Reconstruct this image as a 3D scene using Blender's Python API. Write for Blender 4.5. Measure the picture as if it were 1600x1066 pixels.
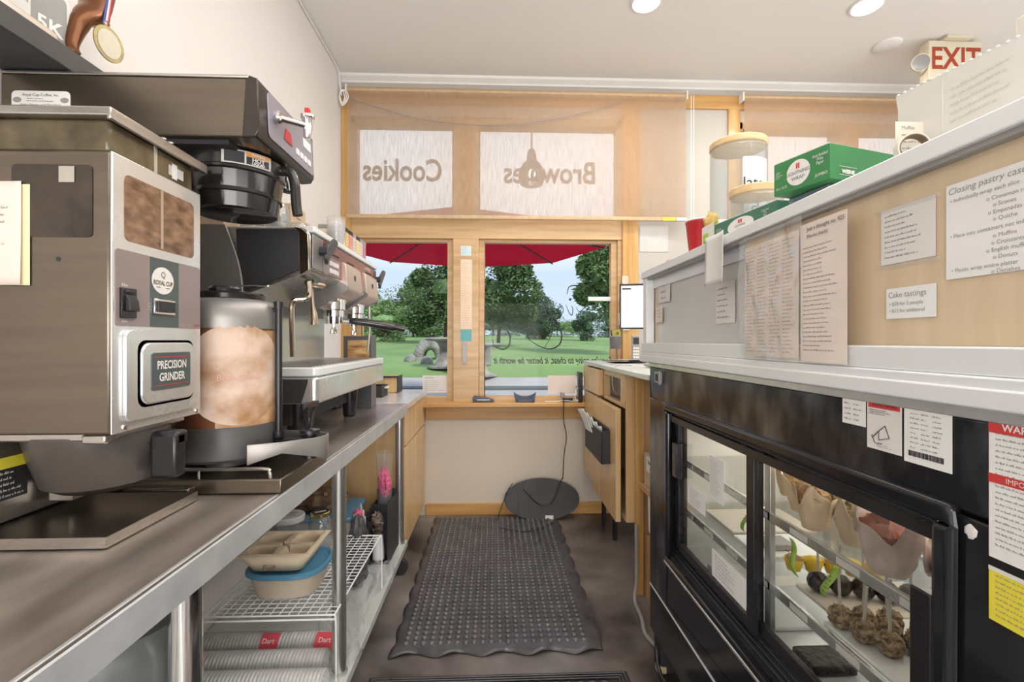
import bpy, bmesh, math, random
from mathutils import Vector, Matrix, noise as mnoise
random.seed(7)
S = bpy.context.scene
for o in list(bpy.data.objects): bpy.data.objects.remove(o)
COL = S.collection
# ---------------------------------------------------------------- camera
cam = bpy.data.cameras.new('camera'); cam.sensor_width = 36; cam.lens = 740/1600*36; cam.clip_start = .02; cam.clip_end = 400
camo = bpy.data.objects.new('camera', cam); COL.objects.link(camo)
camo.location = (0, 0, 1.25); camo.rotation_euler = (math.radians(90), 0, math.radians(-2.17)); S.camera = camo
# ---------------------------------------------------------------- colour management
S.view_settings.view_transform = 'Standard'; S.view_settings.look = 'None'
S.view_settings.gamma = 1; S.view_settings.exposure = 0.52; S.view_settings.use_curve_mapping = False
# ---------------------------------------------------------------- world sky
w = bpy.data.worlds.new('sky'); S.world = w; w.use_nodes = True
nt = w.node_tree; bg = nt.nodes['Background']
tc = nt.nodes.new('ShaderNodeTexCoord'); sp = nt.nodes.new('ShaderNodeSeparateXYZ'); rp = nt.nodes.new('ShaderNodeValToRGB')
nt.links.new(tc.outputs['Generated'], sp.inputs[0]); nt.links.new(sp.outputs['Z'], rp.inputs[0]); nt.links.new(rp.outputs[0], bg.inputs[0])
cr = rp.color_ramp; cr.elements[0].position = 0.0; cr.elements[0].color = (.66, .77, .90, 1); cr.elements[1].position = .75; cr.elements[1].color = (.62, .80, 1.15, 1)
e = cr.elements.new(.14); e.color = (.60, .72, .92, 1); e = cr.elements.new(.32); e.color = (1.35, 1.4, 1.45, 1)
bg.inputs[1].default_value = .82
def light(kind, name, loc, rot, energy, size=1, sy=None, col=(1, 1, 1), spread=None):
    l = bpy.data.lights.new(name, kind); l.energy = energy; l.color = col
    if kind == 'AREA':
        l.size = size
        if sy: l.shape = 'RECTANGLE'; l.size_y = sy
        if spread: l.spread = math.radians(spread)
    elif kind == 'SUN': l.angle = math.radians(size)
    o = bpy.data.objects.new(name, l); COL.objects.link(o); o.location = loc; o.rotation_euler = [math.radians(a) for a in rot]
    return o
light('SUN', 'sun', (0, 20, 30), (48, 0, 35), 2.6, 6, col=(1, .96, .88))
light('AREA', 'rear_fill', (1.7, -2.4, 1.5), (128, 0, 0), 95, 5.2, 2.2, (1, .975, .95))  # added fill panel behind the camera, tilted up to the ceiling
light('AREA', 'rear_fill_low', (.2, -2.38, 1.05), (86, 0, 0), 34, 1.9, 1.9, (1, .98, .96))  # added low fill for back wall and floor, no doorway built
light('AREA', 'side_fill', (4.3, .8, 1.6), (118, 0, 90), 48, 3.4, 1.8, (1, .985, .97))  # added fill panel on the right, no window behind it
light('AREA', 'ceiling_lamps', (1.1, .9, 3.08), (0, 0, 0), 46, 2.2, 3.8, (1, .965, .92))
# ================================================================ helpers
V = Vector
class Fr:
    def __init__(s, o, r, u):
        s.o = V(o); s.r = V(r).normalized(); s.u = V(u).normalized(); s.n = s.r.cross(s.u)
    def p(s, a, b, d=0): return s.o+s.r*a+s.u*b+s.n*d
def FW(x, y0, z): return Fr((x, y0, z), (0, -1, 0), (0, 0, 1))      # faces -X (seen from the aisle, right side)
def FE(x, y0, z): return Fr((x, y0, z), (0, 1, 0), (0, 0, 1))       # faces +X (left side)
def FS(x0, y, z): return Fr((x0, y, z), (1, 0, 0), (0, 0, 1))       # faces the camera
def FN(x0, y, z): return Fr((x0, y, z), (-1, 0, 0), (0, 0, 1))      # faces the street
def FU(x, y, z, r=(1, 0, 0), u=(0, 1, 0)): return Fr((x, y, z), r, u)
def cat(pts, n=6, closed=False):
    P = [V(p) for p in pts]; out = []
    N = len(P); rng = range(N if closed else N-1)
    for i in rng:
        a = P[(i-1) % N] if (closed or i > 0) else P[i]; b = P[i]; c = P[(i+1) % N]; d = P[(i+2) % N] if (closed or i+2 < N) else c
        for k in range(n):
            t = k/n; out.append(.5*((2*b)+(c-a)*t+(2*a-5*b+4*c-d)*t*t+(3*b-a-3*c+d)*t**3))
    if not closed: out.append(P[-1])
    return out
class MB:
    def __init__(s): s.v = []; s.f = []
    def add(s, vs, fs):
        o = len(s.v); s.v += [V(x) for x in vs]; s.f += [[i+o for i in f] for f in fs]; return s
    def box(s, x0, x1, y0, y1, z0, z1):
        return s.add([(x, y, z) for z in (z0, z1) for x, y in ((x0, y0), (x1, y0), (x1, y1), (x0, y1))],
                     [(0, 3, 2, 1), (4, 5, 6, 7), (0, 1, 5, 4), (1, 2, 6, 5), (2, 3, 7, 6), (3, 0, 4, 7)])
    def fbox(s, F, a0, a1, b0, b1, d0, d1):
        return s.add([F.p(a, b, d) for d in (d0, d1) for a, b in ((a0, b0), (a1, b0), (a1, b1), (a0, b1))],
                     [(0, 3, 2, 1), (4, 5, 6, 7), (0, 1, 5, 4), (1, 2, 6, 5), (2, 3, 7, 6), (3, 0, 4, 7)])
    def quad(s, *p): return s.add(p, [tuple(range(len(p)))])
    def rect(s, F, a0, a1, b0, b1, d=0): return s.quad(F.p(a0, b0, d), F.p(a1, b0, d), F.p(a1, b1, d), F.p(a0, b1, d))
    def prism(s, pts, vec):
        n = len(pts); vec = V(vec)
        return s.add([V(p) for p in pts]+[V(p)+vec for p in pts], [tuple(range(n))[::-1], tuple(range(n, 2*n))]+[(i, (i+1) % n, n+(i+1) % n, n+i) for i in range(n)])
    def rpoly(s, F, a0, a1, b0, b1, r, d0, d1, n=5):
        pts = []
        for cx, cy, st in ((a1-r, b0+r, -90), (a1-r, b1-r, 0), (a0+r, b1-r, 90), (a0+r, b0+r, 180)):
            for k in range(n+1):
                t = math.radians(st+90*k/n); pts.append(F.p(cx+r*math.cos(t), cy+r*math.sin(t), d0))
        return s.prism(pts, F.n*(d1-d0))
    def cyl(s, p0, p1, r0, r1=None, seg=24, cap=True):
        p0 = V(p0); p1 = V(p1); r1 = r0 if r1 is None else r1; ax = (p1-p0).normalized()
        a = ax.orthogonal().normalized(); b = ax.cross(a); vs = []
        for p, r in ((p0, r0), (p1, r1)):
            for i in range(seg):
                t = 2*math.pi*i/seg; vs.append(p+a*r*math.cos(t)+b*r*math.sin(t))
        fs = [(i, (i+1) % seg, seg+(i+1) % seg, seg+i) for i in range(seg)]
        if cap: fs += [tuple(range(seg))[::-1], tuple(range(seg, 2*seg))]
        return s.add(vs, fs)
    def tube(s, pts, r, seg=8, closed=False, rr=None):
        P = [V(p) for p in pts]; n = len(P); vs = []; up = None
        for i, p in enumerate(P):
            if closed: t = P[(i+1) % n]-P[i-1]
            else: t = P[min(i+1, n-1)]-P[max(i-1, 0)]
            t = t.normalized() if t.length > 1e-9 else V((0, 0, 1))
            if up is None: up = t.orthogonal().normalized()
            up = (up-t*up.dot(t)); up = up.normalized() if up.length > 1e-6 else t.orthogonal().normalized()
            b = t.cross(up); q = rr[i] if rr else r
            for k in range(seg):
                a = 2*math.pi*k/seg; vs.append(p+up*q*math.cos(a)+b*q*math.sin(a))
        fs = [(i*seg+k, i*seg+(k+1) % seg, ((i+1) % n)*seg+(k+1) % seg, ((i+1) % n)*seg+k) for i in range(n if closed else n-1) for k in range(seg)]
        if not closed: fs += [tuple(range(seg))[::-1], tuple(range((n-1)*seg, n*seg))]
        return s.add(vs, fs)
    def lathe(s, c, prof, seg=32, ax=(0, 0, 1), fn=None, cap=(1, 1)):
        c = V(c); ax = V(ax).normalized(); a = ax.orthogonal().normalized() if abs(ax.z) < .99 else V((1, 0, 0)); b = ax.cross(a); vs = []
        for j, (r, z) in enumerate(prof):
            for i in range(seg):
                t = 2*math.pi*i/seg; q = r*(fn(t, j) if fn else 1); vs.append(c+ax*z+a*q*math.cos(t)+b*q*math.sin(t))
        m = len(prof)
        fs = [(j*seg+i, j*seg+(i+1) % seg, (j+1)*seg+(i+1) % seg, (j+1)*seg+i) for j in range(m-1) for i in range(seg)]
        if cap[0] and prof[0][0] > 1e-5: fs.append(tuple(range(seg))[::-1])
        if cap[1] and prof[-1][0] > 1e-5: fs.append(tuple(range((m-1)*seg, m*seg)))
        return s.add(vs, fs)
    def blob(s, c, r, seg=16, rings=10, amp=0, fr=4, seed=0, flat=None):
        c = V(c); R = r if isinstance(r, (tuple, list)) else (r, r, r); vs = []; fs = []
        for j in range(rings+1):
            ph = math.pi*j/rings-math.pi/2
            for i in range(seg):
                th = 2*math.pi*i/seg; d = V((math.cos(ph)*math.cos(th), math.cos(ph)*math.sin(th), math.sin(ph)))
                k = 1+amp*mnoise.noise(d*fr+V((seed*3.1, seed, 0)))
                p = V((d.x*R[0]*k, d.y*R[1]*k, d.z*R[2]*k))
                if flat is not None and p.z < flat: p.z = flat
                vs.append(c+p)
        for j in range(rings):
            for i in range(seg): fs.append((j*seg+i, j*seg+(i+1) % seg, (j+1)*seg+(i+1) % seg, (j+1)*seg+i))
        return s.add(vs, fs)
    def grid(s, fn, nu, nv):
        return s.add([fn(i/nu, j/nv) for j in range(nv+1) for i in range(nu+1)], [(j*(nu+1)+i, j*(nu+1)+i+1, (j+1)*(nu+1)+i+1, (j+1)*(nu+1)+i) for j in range(nv) for i in range(nu)])
    def text(s, txt, size, F, a, b, d=.0004, align='CENTER', shear=0, sx=1, ext=0, bold=0, sp=1):
        c = bpy.data.curves.new('t', 'FONT'); c.body = txt; c.size = size; c.align_x = align; c.align_y = 'CENTER'; c.shear = shear; c.offset = bold; c.extrude = ext; c.space_line = sp; c.resolution_u = 3
        o = bpy.data.objects.new('t', c); me = bpy.data.meshes.new_from_object(o)
        s.add([F.p(a+v.co.x*sx, b+v.co.y, d+v.co.z) for v in me.vertices], [tuple(p.vertices) for p in me.polygons])
        bpy.data.objects.remove(o); bpy.data.curves.remove(c); bpy.data.meshes.remove(me); return s
    def scrib(s, F, a0, a1, b0, b1, rows, h=.24, d=.0004, seed=1, fill=.85):
        R = random.Random(seed); rh = (b1-b0)/rows
        for i in range(rows):
            y = b1-(i+.5)*rh; x = a0; end = a0+(a1-a0)*R.uniform(fill*.6, 1)
            while x < end:
                lw = max(rh*.16, .0006)
                for q in range(R.randint(2, 7)):
                    hh = rh*h*R.choice((.8, .8, 1.0, 1.5)); s.rect(F, x, x+lw*.62, y-rh*h*.5, y-rh*h*.5+hh, d); x += lw
                    if x > end: break
                x += lw*1.1
        return s
def tag(o, label=None, cat_=None, group=None, kind=None):
    if label: o['label'] = label
    if cat_: o['category'] = cat_
    if group: o['group'] = group
    if kind: o['kind'] = kind
    return o
def wloc(o):
    l = V((0, 0, 0))
    while o: l += V(o.location); o = o.parent
    return l
def build(mb, name, mat, parent=None, bevel=0, smooth=True, solid=0, sub=0, ang=35, loc=None, seg=2, label=None):
    me = bpy.data.meshes.new(name)
    if parent is not None: L = wloc(parent)
    elif loc is not None: L = V(loc)
    else:
        xs = [v.x for v in mb.v]; ys = [v.y for v in mb.v]; L = V(((min(xs)+max(xs))/2, (min(ys)+max(ys))/2, min(v.z for v in mb.v)))
    me.from_pydata([tuple(v-L) for v in mb.v], [], mb.f); me.update()
    bm = bmesh.new(); bm.from_mesh(me); bmesh.ops.remove_doubles(bm, verts=bm.verts, dist=1e-6); bmesh.ops.recalc_face_normals(bm, faces=bm.faces); bm.to_mesh(me); bm.free()
    if smooth:
        for p in me.polygons: p.use_smooth = True
        me.set_sharp_from_angle(angle=math.radians(ang))
    me.materials.append(mat)
    o = bpy.data.objects.new(name, me); COL.objects.link(o)
    if parent is not None: o.parent = parent
    else: o.location = L
    if solid: m = o.modifiers.new('solid', 'SOLIDIFY'); m.thickness = solid; m.offset = 0
    if bevel:
        m = o.modifiers.new('bevel', 'BEVEL'); m.width = bevel; m.segments = seg; m.limit_method = 'ANGLE'; m.angle_limit = math.radians(40)
    if sub: m = o.modifiers.new('sub', 'SUBSURF'); m.levels = sub; m.render_levels = sub
    if label: o['label'] = label
    return o
def root(name, label, c, loc, group=None):
    o = bpy.data.objects.new(name, None); COL.objects.link(o); o.location = loc; o.empty_display_size = .05
    return tag(o, label, c, group)
def one(mb, name, mat, label, c, group=None, **k): return tag(build(mb, name, mat, **k), label, c, group)
def struct(mb, name, mat, **k): return tag(build(mb, name, mat, **k), kind='structure')
def kids(o): return [c for c in bpy.data.objects if c.parent == o]
def dup(o, loc, rz=0, label=None, parent=None, sc=1):
    c = o.copy(); COL.objects.link(c); c.parent = parent
    if parent is None:
        c.location = loc; c.rotation_euler = (0, 0, rz); c.scale = [a*sc for a in o.scale]
        if label: c['label'] = label
    for ch in kids(o): dup(ch, None, parent=c)
    return c
# ---------------------------------------------------------------- materials
def M(name, col, rough=.5, metal=0, var=.08, scale=6, st=(1, 1, 1), bump=0, bscale=None, spec=None, coat=0, emit=0, sss=0, rvar=0, col2=None, detail=4, sharp=None):
    m = bpy.data.materials.new(name); m.use_nodes = True; n = m.node_tree; b = n.nodes['Principled BSDF']; lk = n.links.new
    tcn = n.nodes.new('ShaderNodeTexCoord'); mp = n.nodes.new('ShaderNodeMapping'); mp.inputs['Scale'].default_value = st; lk(tcn.outputs['Object'], mp.inputs[0])
    nz = n.nodes.new('ShaderNodeTexNoise'); nz.inputs['Scale'].default_value = scale; nz.inputs['Detail'].default_value = detail; lk(mp.outputs[0], nz.inputs[0])
    r = n.nodes.new('ShaderNodeValToRGB'); lk(nz.outputs['Fac'], r.inputs[0])
    c1 = [max(0, c*(1-var)) for c in col]; c2 = col2 if col2 else [c*(1+var) for c in col]
    lo, hi = sharp if sharp else (.3, .7)
    r.color_ramp.elements[0].position = lo; r.color_ramp.elements[1].position = hi
    r.color_ramp.elements[0].color = (*c1, 1); r.color_ramp.elements[1].color = (*c2, 1); lk(r.outputs[0], b.inputs['Base Color'])
    b.inputs['Roughness'].default_value = rough; b.inputs['Metallic'].default_value = metal
    if rvar:
        mr = n.nodes.new('ShaderNodeMapRange'); mr.inputs['To Min'].default_value = max(.02, rough-rvar); mr.inputs['To Max'].default_value = rough+rvar; lk(nz.outputs['Fac'], mr.inputs[0]); lk(mr.outputs[0], b.inputs['Roughness'])
    if coat: b.inputs['Coat Weight'].default_value = coat; b.inputs['Coat Roughness'].default_value = .08
    if spec is not None: b.inputs['Specular IOR Level'].default_value = spec
    if emit: lk(r.outputs[0], b.inputs['Emission Color']); b.inputs['Emission Strength'].default_value = emit
    if sss: b.inputs['Subsurface Weight'].default_value = sss; b.inputs['Subsurface Radius'].default_value = (.01, .01, .01)
    if bump:
        nb = n.nodes.new('ShaderNodeTexNoise'); nb.inputs['Scale'].default_value = bscale or scale*3; nb.inputs['Detail'].default_value = 5; lk(mp.outputs[0], nb.inputs[0])
        bp = n.nodes.new('ShaderNodeBump'); bp.inputs['Strength'].default_value = bump; bp.inputs['Distance'].default_value = .01; lk(nb.outputs['Fac'], bp.inputs['Height']); lk(bp.outputs[0], b.inputs['Normal'])
    return m
def G(name, tint=(1, 1, 1), refl=.5, rough=.02, solid=0, col=(.9, .92, .93)):
    """thin clear glass / film: transparent + fresnel gloss (+ a little milky diffuse)"""
    m = bpy.data.materials.new(name); m.use_nodes = True; n = m.node_tree; n.nodes.remove(n.nodes['Principled BSDF']); out = n.nodes['Material Output']; lk = n.links.new
    tr = n.nodes.new('ShaderNodeBsdfTransparent'); tr.inputs[0].default_value = (*tint, 1)
    gl = n.nodes.new('ShaderNodeBsdfGlossy'); gl.inputs['Roughness'].default_value = rough
    lw = n.nodes.new('ShaderNodeLayerWeight'); lw.inputs['Blend'].default_value = .5
    pw_ = n.nodes.new('ShaderNodeMath'); pw_.operation = 'POWER'; pw_.inputs[1].default_value = 5; lk(lw.outputs['Facing'], pw_.inputs[0])
    f0 = (refl/(2+refl))**2; sc_ = n.nodes.new('ShaderNodeMath'); sc_.operation = 'MULTIPLY_ADD'; sc_.inputs[1].default_value = min(1, refl*1.6); sc_.inputs[2].default_value = f0; lk(pw_.outputs[0], sc_.inputs[0])
    nz = n.nodes.new('ShaderNodeTexNoise'); nz.inputs['Scale'].default_value = 3; mm = n.nodes.new('ShaderNodeMath'); mm.operation = 'MULTIPLY_ADD'; mm.inputs[1].default_value = .002; mm.use_clamp = True; lk(nz.outputs['Fac'], mm.inputs[0]); lk(sc_.outputs[0], mm.inputs[2])
    mx = n.nodes.new('ShaderNodeMixShader'); lk(mm.outputs[0], mx.inputs[0]); lk(tr.outputs[0], mx.inputs[1]); lk(gl.outputs[0], mx.inputs[2])
    if solid:
        df = n.nodes.new('ShaderNodeBsdfDiffuse'); df.inputs[0].default_value = (*col, 1); m2 = n.nodes.new('ShaderNodeMixShader'); m2.inputs[0].default_value = solid
        lk(mx.outputs[0], m2.inputs[1]); lk(df.outputs[0], m2.inputs[2]); lk(m2.outputs[0], out.inputs[0])
    else: lk(mx.outputs[0], out.inputs[0])
    return m
def WOOD(name, c1, c2, axis='z', rough=.4, scale=3.2):
    st = {'z': (9, 9, .6), 'x': (.6, 9, 9), 'y': (9, .6, 9)}[axis]
    return M(name, c1, rough, 0, 0, scale, st, bump=.05, bscale=9, col2=c2, detail=7, coat=.15)
W = (.84, .83, .81)
wallL = M('painted_wall_white', (.80, .765, .74), .55, var=.015, scale=2)
wallB = M('painted_wall_beige', (.66, .585, .50), .6, var=.05, scale=1.6, detail=8)
wallG = M('painted_wall_greige', (.50, .47, .43), .6, var=.03, scale=2)
ceilM = M('ceiling_paint', (.80, .785, .76), .75, var=.01, scale=2)
mould = M('white_moulding', (.82, .81, .79), .45, var=.02)
pineX = WOOD('pine_horizontal', (.50, .31, .14), (.66, .45, .245), 'x'); pineZ = WOOD('pine_vertical', (.60, .38, .17), (.76, .53, .28), 'z')
honeyZ = WOOD('honey_wood_vertical', (.52, .28, .08), (.68, .42, .155), 'z'); honeyX = WOOD('honey_wood_horizontal', (.50, .26, .08), (.64, .38, .14), 'x')
maple = WOOD('maple_door', (.64, .50, .33), (.72, .585, .41), 'z', .5); plyZ = WOOD('plywood', (.47, .26, .12), (.62, .37, .18), 'z', .55)
cabWood = WOOD('maple_cabinet', (.64, .41, .18), (.76, .53, .28), 'z', .35)
floorM = M('stained_concrete', (.045, .036, .032), .34, 0, 0, 1.7, bump=.06, bscale=20, col2=(.27, .235, .215), detail=12, rvar=.10, sharp=(.40, .60))
rubberN = M('highlit_rubber_bubbles', (.125, .12, .128), .24, var=.25, scale=9, rvar=.06)  # lighter than the sheet: gloss of the bubbles put into the colour
rubber = M('rubber_mat', (.075, .072, .076), .30, var=.2, scale=9, bump=.05, bscale=60, rvar=.08)  # shade between the bubbles put into the darker colour; drainage mat shares it
steelT = M('worn_steel_top', (.26, .22, .19), .36, .7, .0, 2.4, (3, .8, 1), col2=(.54, .475, .43), rvar=.1, detail=12, sharp=(.38, .62))
steel = M('brushed_steel', (.52, .495, .46), .28, .95, .05, 5, (1, 1, 26), rvar=.04)
steelH = M('brushed_steel_dark', (.19, .158, .125), .30, .92, .08, 3, (1, 1, 16), rvar=.04)
steelL = M('light_steel', (.76, .77, .77), .26, .75, .06, 6, (2, 2, 2), rvar=.06)
galv = M('galvanised_edge', (.50, .52, .535), .38, .35, .12, 14, rvar=.08)
chrome = M('chrome', (.80, .79, .78), .10, 1, .03)
brass = M('warm_chrome', (.66, .56, .44), .16, 1, .05)
blackP = M('black_plastic', (.018, .018, .02), .28, var=.3, scale=10, rvar=.06)
blackM = M('black_matte', (.03, .03, .032), .6, var=.2)
blackS = M('black_glossy_metal', (.014, .015, .018), .15, .2, .3, 5, rvar=.05, coat=.2)
greyP = M('grey_plastic', (.33, .32, .31), .45, var=.08)
greyS = M('grey_server_metal', (.30, .285, .27), .38, .5, .08, 4)
white = M('white_enamel', (.84, .84, .84), .35, var=.02)
whitef = M('white_frame', (.80, .82, .83), .32, .1, .03, 3)
paper = M('paper', (.76, .74, .71), .7, var=.03, scale=5)
paperP = M('aged_paper', (.78, .68, .62), .7, var=.05, scale=5)
yellowed = M('yellowed_paper', (.86, .76, .48), .7, var=.08)
ink = M('black_ink', (.03, .03, .035), .6); greyink = M('grey_ink', (.30, .28, .28), .7); redink = M('red_ink', (.62, .05, .05), .6)
red = M('red_plastic', (.50, .02, .03), .3, var=.08); green = M('box_green', (.04, .22, .07), .45, var=.08); teal = M('teal_print', (.08, .20, .16), .5)
yellow = M('yellow_print', (.85, .75, .06), .5); blue = M('blue_plastic', (.08, .24, .38), .35, var=.1)
card = M('cardboard', (.58, .44, .30), .75, var=.06); cardW = M('white_card', (.80, .78, .73), .65, var=.03)
pulp = M('moulded_pulp', (.70, .58, .42), .85, var=.06, bump=.15, bscale=90)
clear = G('window_glass', (.98, .99, .99), .12, .0); caseG = G('case_glass', (.95, .96, .95), .5); jarG = G('jar_glass', (.93, .945, .95), .7, .03, .06)
film = G('plastic_film', (.98, .98, .98), .55, .12, .10); cloudy = G('cloudy_plastic', (.93, .93, .92), .4, .2, .30, (.78, .77, .74)); cupP = G('clear_cup_plastic', (.97, .97, .97), .5, .08, .22, (.82, .82, .82))
rib = M('parchment', (.74, .58, .40), .7, var=.08, scale=9, sss=.1)
stone = M('stone', (.12, .115, .105), .8, 0, 0, 2.5, col2=(.34, .32, .29), bump=.4, bscale=5)
bamboo = WOOD('bamboo', (.62, .42, .20), (.76, .56, .32), 'x', .45)
# ================================================================ ROOM
D = 3.42; CH = 3.135; RX = 4.5; RY = -2.5
b = MB().box(-1.08, RX, RY, D, -.05, 0); struct(b, 'floor', floorM)
b = MB().box(-1.08, RX, RY, D+.15, CH, CH+.06); struct(b, 'ceiling', ceilM)
struct(MB().box(-1.18, -1.08, RY, D+.15, 0, CH), 'wall_left', wallL)
struct(MB().box(RX, RX+.1, RY, D+.15, 0, CH), 'wall_right', wallG)
struct(MB().box(-1.18, RX, RY-.1, RY, 0, CH), 'wall_rear', wallG)
W1 = (-1.02, .93); W2 = (1.80, 3.55); zb, zt = .80, 2.86
b = MB()
for x0, x1, z0, z1 in ((-1.08, RX, 0, zb), (-1.08, RX, zt, CH), (-1.08, W1[0], zb, zt), (W1[1], W2[0], zb, zt), (W2[1], RX, zb, zt)): b.box(x0, x1, D, D+.15, z0, z1)
wb = struct(b, 'wall_back', wallB)
struct(MB().box(W1[1]+.12, 1.712, D-.006, D, .69, 3.0).box(-1.08, RX, D-.006, D, 3.045, CH), 'trim_upper_wall', wallG)
b = MB()
pr = [(D, 3.085), (D-.018, 3.087), (D-.02, 3.10), (D-.05, 3.12), (D-.055, 3.135), (D, 3.135)]
b.prism([(-1.08, y, z) for y, z in pr], (RX+1.08, 0, 0)); struct(b, 'trim_crown', mould)
struct(MB().box(-.49, .85, D-.018, D, 0, .085), 'baseboard_back', honeyX, bevel=.004)
def window(nm, x0, x1, mull, cas):
    r = root(nm, None, None, (x0, D, zb)); tag(r, kind='structure')
    b = MB()
    b.box(x0, x1, D-.01, D+.12, 1.985, 2.135)                       # transom rail
    for m0, m1 in mull: b.box(m0, m1, D-.012, D+.12, zb, 1.985).box(m0, m1, D-.012, D+.12, 2.115, zt)
    b.box(x0, x0+.03, D, D+.12, zb, zt).box(x1-.03, x1, D, D+.12, zb, zt).box(x0, x1, D, D+.12, zt-.05, zt)
    build(b, 'window_frame', pineX, r, bevel=.003)
    edges = [x0+.03]+[v for m in mull for v in m]+[x1-.03]
    for i in range(0, len(edges), 2):
        a, c = edges[i], edges[i+1]
        for z0, z1 in ((zb, 1.985), (2.115, zt-.05)):
            s = MB(); t = .042 if z0 < 1 else .008
            s.box(a, a+t, D+.02, D+.07, z0, z1).box(c-t, c, D+.02, D+.07, z0, z1).box(a+t, c-t, D+.02, D+.07, z1-t*.5, z1).box(a+t, c-t, D+.02, D+.07, z0, z0+t*1.2)
            sh = build(s, 'window_sash', pineX, r, bevel=.003)
            build(MB().box(a+t, c-t, D+.045, D+.049, z0+t*1.2, z1-t*.5), 'pane', clear, sh)
    for m in cas: build(MB().box(*m), 'casing', honeyZ, r, bevel=.003)
    return r
w1 = window('window_1', W1[0], W1[1], [(-.294, -.11)], [(W1[1], W1[1]+.115, D-.022, D, .69, 3.0), (-1.08, W1[0]+.005, D-.03, D, .69, 3.04)])
w2 = window('window_2', W2[0], W2[1], [(2.55, 2.70)], [(1.712, 1.80, D-.022, D, .69, 3.0)])
struct(MB().box(-1.05, RX, D-.024, D, 2.945, 3.045), 'trim_header', honeyX, bevel=.003)
b = MB().box(-1.0, .85, 3.30, D+.02, .785, .817); o = struct(b, 'trim_sill', honeyX, bevel=.006)
struct(MB().box(-.49, .928, D-.022, D, .69, .785), 'trim_apron', honeyX, bevel=.003)
# closing handle plate on the mullion
one(MB().box(-.226, -.196, D-.02, D-.012, 1.085, 1.24).cyl((-.211, D-.02, 1.225), (-.211, D-.024, 1.225), .006, seg=10).cyl((-.211, D-.02, 1.10), (-.211, D-.024, 1.10), .006, seg=10), 'latch_plate', greyS, 'narrow steel latch plate screwed on the window post', 'latch', bevel=.001)
# blinds --------------------------------------------------------
def fabric():
    m = bpy.data.materials.new('woven_blind'); m.use_nodes = True; n = m.node_tree; n.nodes.remove(n.nodes['Principled BSDF']); out = n.nodes['Material Output']; lk = n.links.new
    t = n.nodes.new('ShaderNodeTexCoord'); mp = n.nodes.new('ShaderNodeMapping'); mp.inputs['Scale'].default_value = (34, 1, 4); lk(t.outputs['Object'], mp.inputs[0])
    nz = n.nodes.new('ShaderNodeTexNoise'); nz.inputs['Scale'].default_value = 3; nz.inputs['Detail'].default_value = 6; lk(mp.outputs[0], nz.inputs[0])
    r = n.nodes.new('ShaderNodeValToRGB'); r.color_ramp.elements[0].position = .35; r.color_ramp.elements[1].position = .65; r.color_ramp.elements[0].color = (.48, .315, .20, 1); r.color_ramp.elements[1].color = (.74, .53, .37, 1); lk(nz.outputs['Fac'], r.inputs[0])
    df = n.nodes.new('ShaderNodeBsdfDiffuse'); lk(r.outputs[0], df.inputs[0])
    tl = n.nodes.new('ShaderNodeBsdfTranslucent'); tl.inputs[0].default_value = (.80, .76, .72, 1)
    tr = n.nodes.new('ShaderNodeBsdfTransparent'); tr.inputs[0].default_value = (1, 1, 1, 1)
    a = n.nodes.new('ShaderNodeMixShader'); a.inputs[0].default_value = .5; lk(df.outputs[0], a.inputs[1]); lk(tl.outputs[0], a.inputs[2])
    mr = n.nodes.new('ShaderNodeMapRange'); mr.inputs['From Min'].default_value = .3; mr.inputs['From Max'].default_value = .7; mr.inputs['To Min'].default_value = .20; mr.inputs['To Max'].default_value = .34; lk(nz.outputs['Fac'], mr.inputs[0])
    c = n.nodes.new('ShaderNodeMixShader'); lk(mr.outputs[0], c.inputs[0]); lk(a.outputs[0], c.inputs[1]); lk(tr.outputs[0], c.inputs[2]); lk(c.outputs[0], out.inputs[0]); return m
fab = fabric(); fabRail = M('blind_rail_fabric', (.56, .40, .24), .7, var=.1, scale=30)
def blind(x0, x1, z0, z1, lab, y=D-.075):
    r = root('roller_blind', lab, 'window blind', ((x0+x1)/2, y, z0))
    build(MB().grid(lambda u, v: V((x0+(x1-x0)*u, y+.002*math.sin(u*9)*(1-v), z0+(z1-z0)*v)), 30, 8), 'fabric', fab, r)
    build(MB().cyl((x0, y+.02, z1-.02), (x1, y+.02, z1-.02), .022), 'roller_tube', fabRail, r)
    build(MB().rpoly(Fr((x0, y, z0), (0, 1, 0), (0, 0, 1)), -.009, .009, -.012, .016, .006, 0, x1-x0), 'bottom_rail', fabRail, r)
    for x in (x0-.012, x1+.002): build(MB().box(x, x+.01, y-.01, D-.02, z1-.05, z1+.012), 'bracket', white, r, bevel=.002)
    return r
bl1 = blind(-1.025, 1.375, 2.12, 3.03, 'wide woven roller blind over the window with the cookie lettering')
bl2 = blind(1.80, 3.5, 1.95, 3.03, 'woven roller blind at the right window above the glass jar')
def bead(x, lab, z0=2.0, z1=3.0, y=D-.095):
    b = MB()
    for dx in (0, .018): b.tube([(x+dx, y, z1), (x+dx, y, z0)], .0022, 6)
    b.tube(cat([(x, y, z0), (x+.009, y, z0-.015), (x+.018, y, z0)], 4), .0022, 6)
    one(b, 'pull_cord', white, lab, 'blind cord')
bead(1.405, 'white beaded pull cord hanging at right end of wide blind', 1.75)
one(MB().box(1.30, 1.375, D-.095, D-.085, 2.108, 2.128), 'rail_clip', white, 'white clip strip on the bottom rail of the wide blind', 'clip')
one(MB().box(1.20, 1.29, D-.095, D-.085, 2.108, 2.128), 'tape_strip', yellow, 'yellow tape strip on the bottom rail of the wide blind', 'tape')
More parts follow.
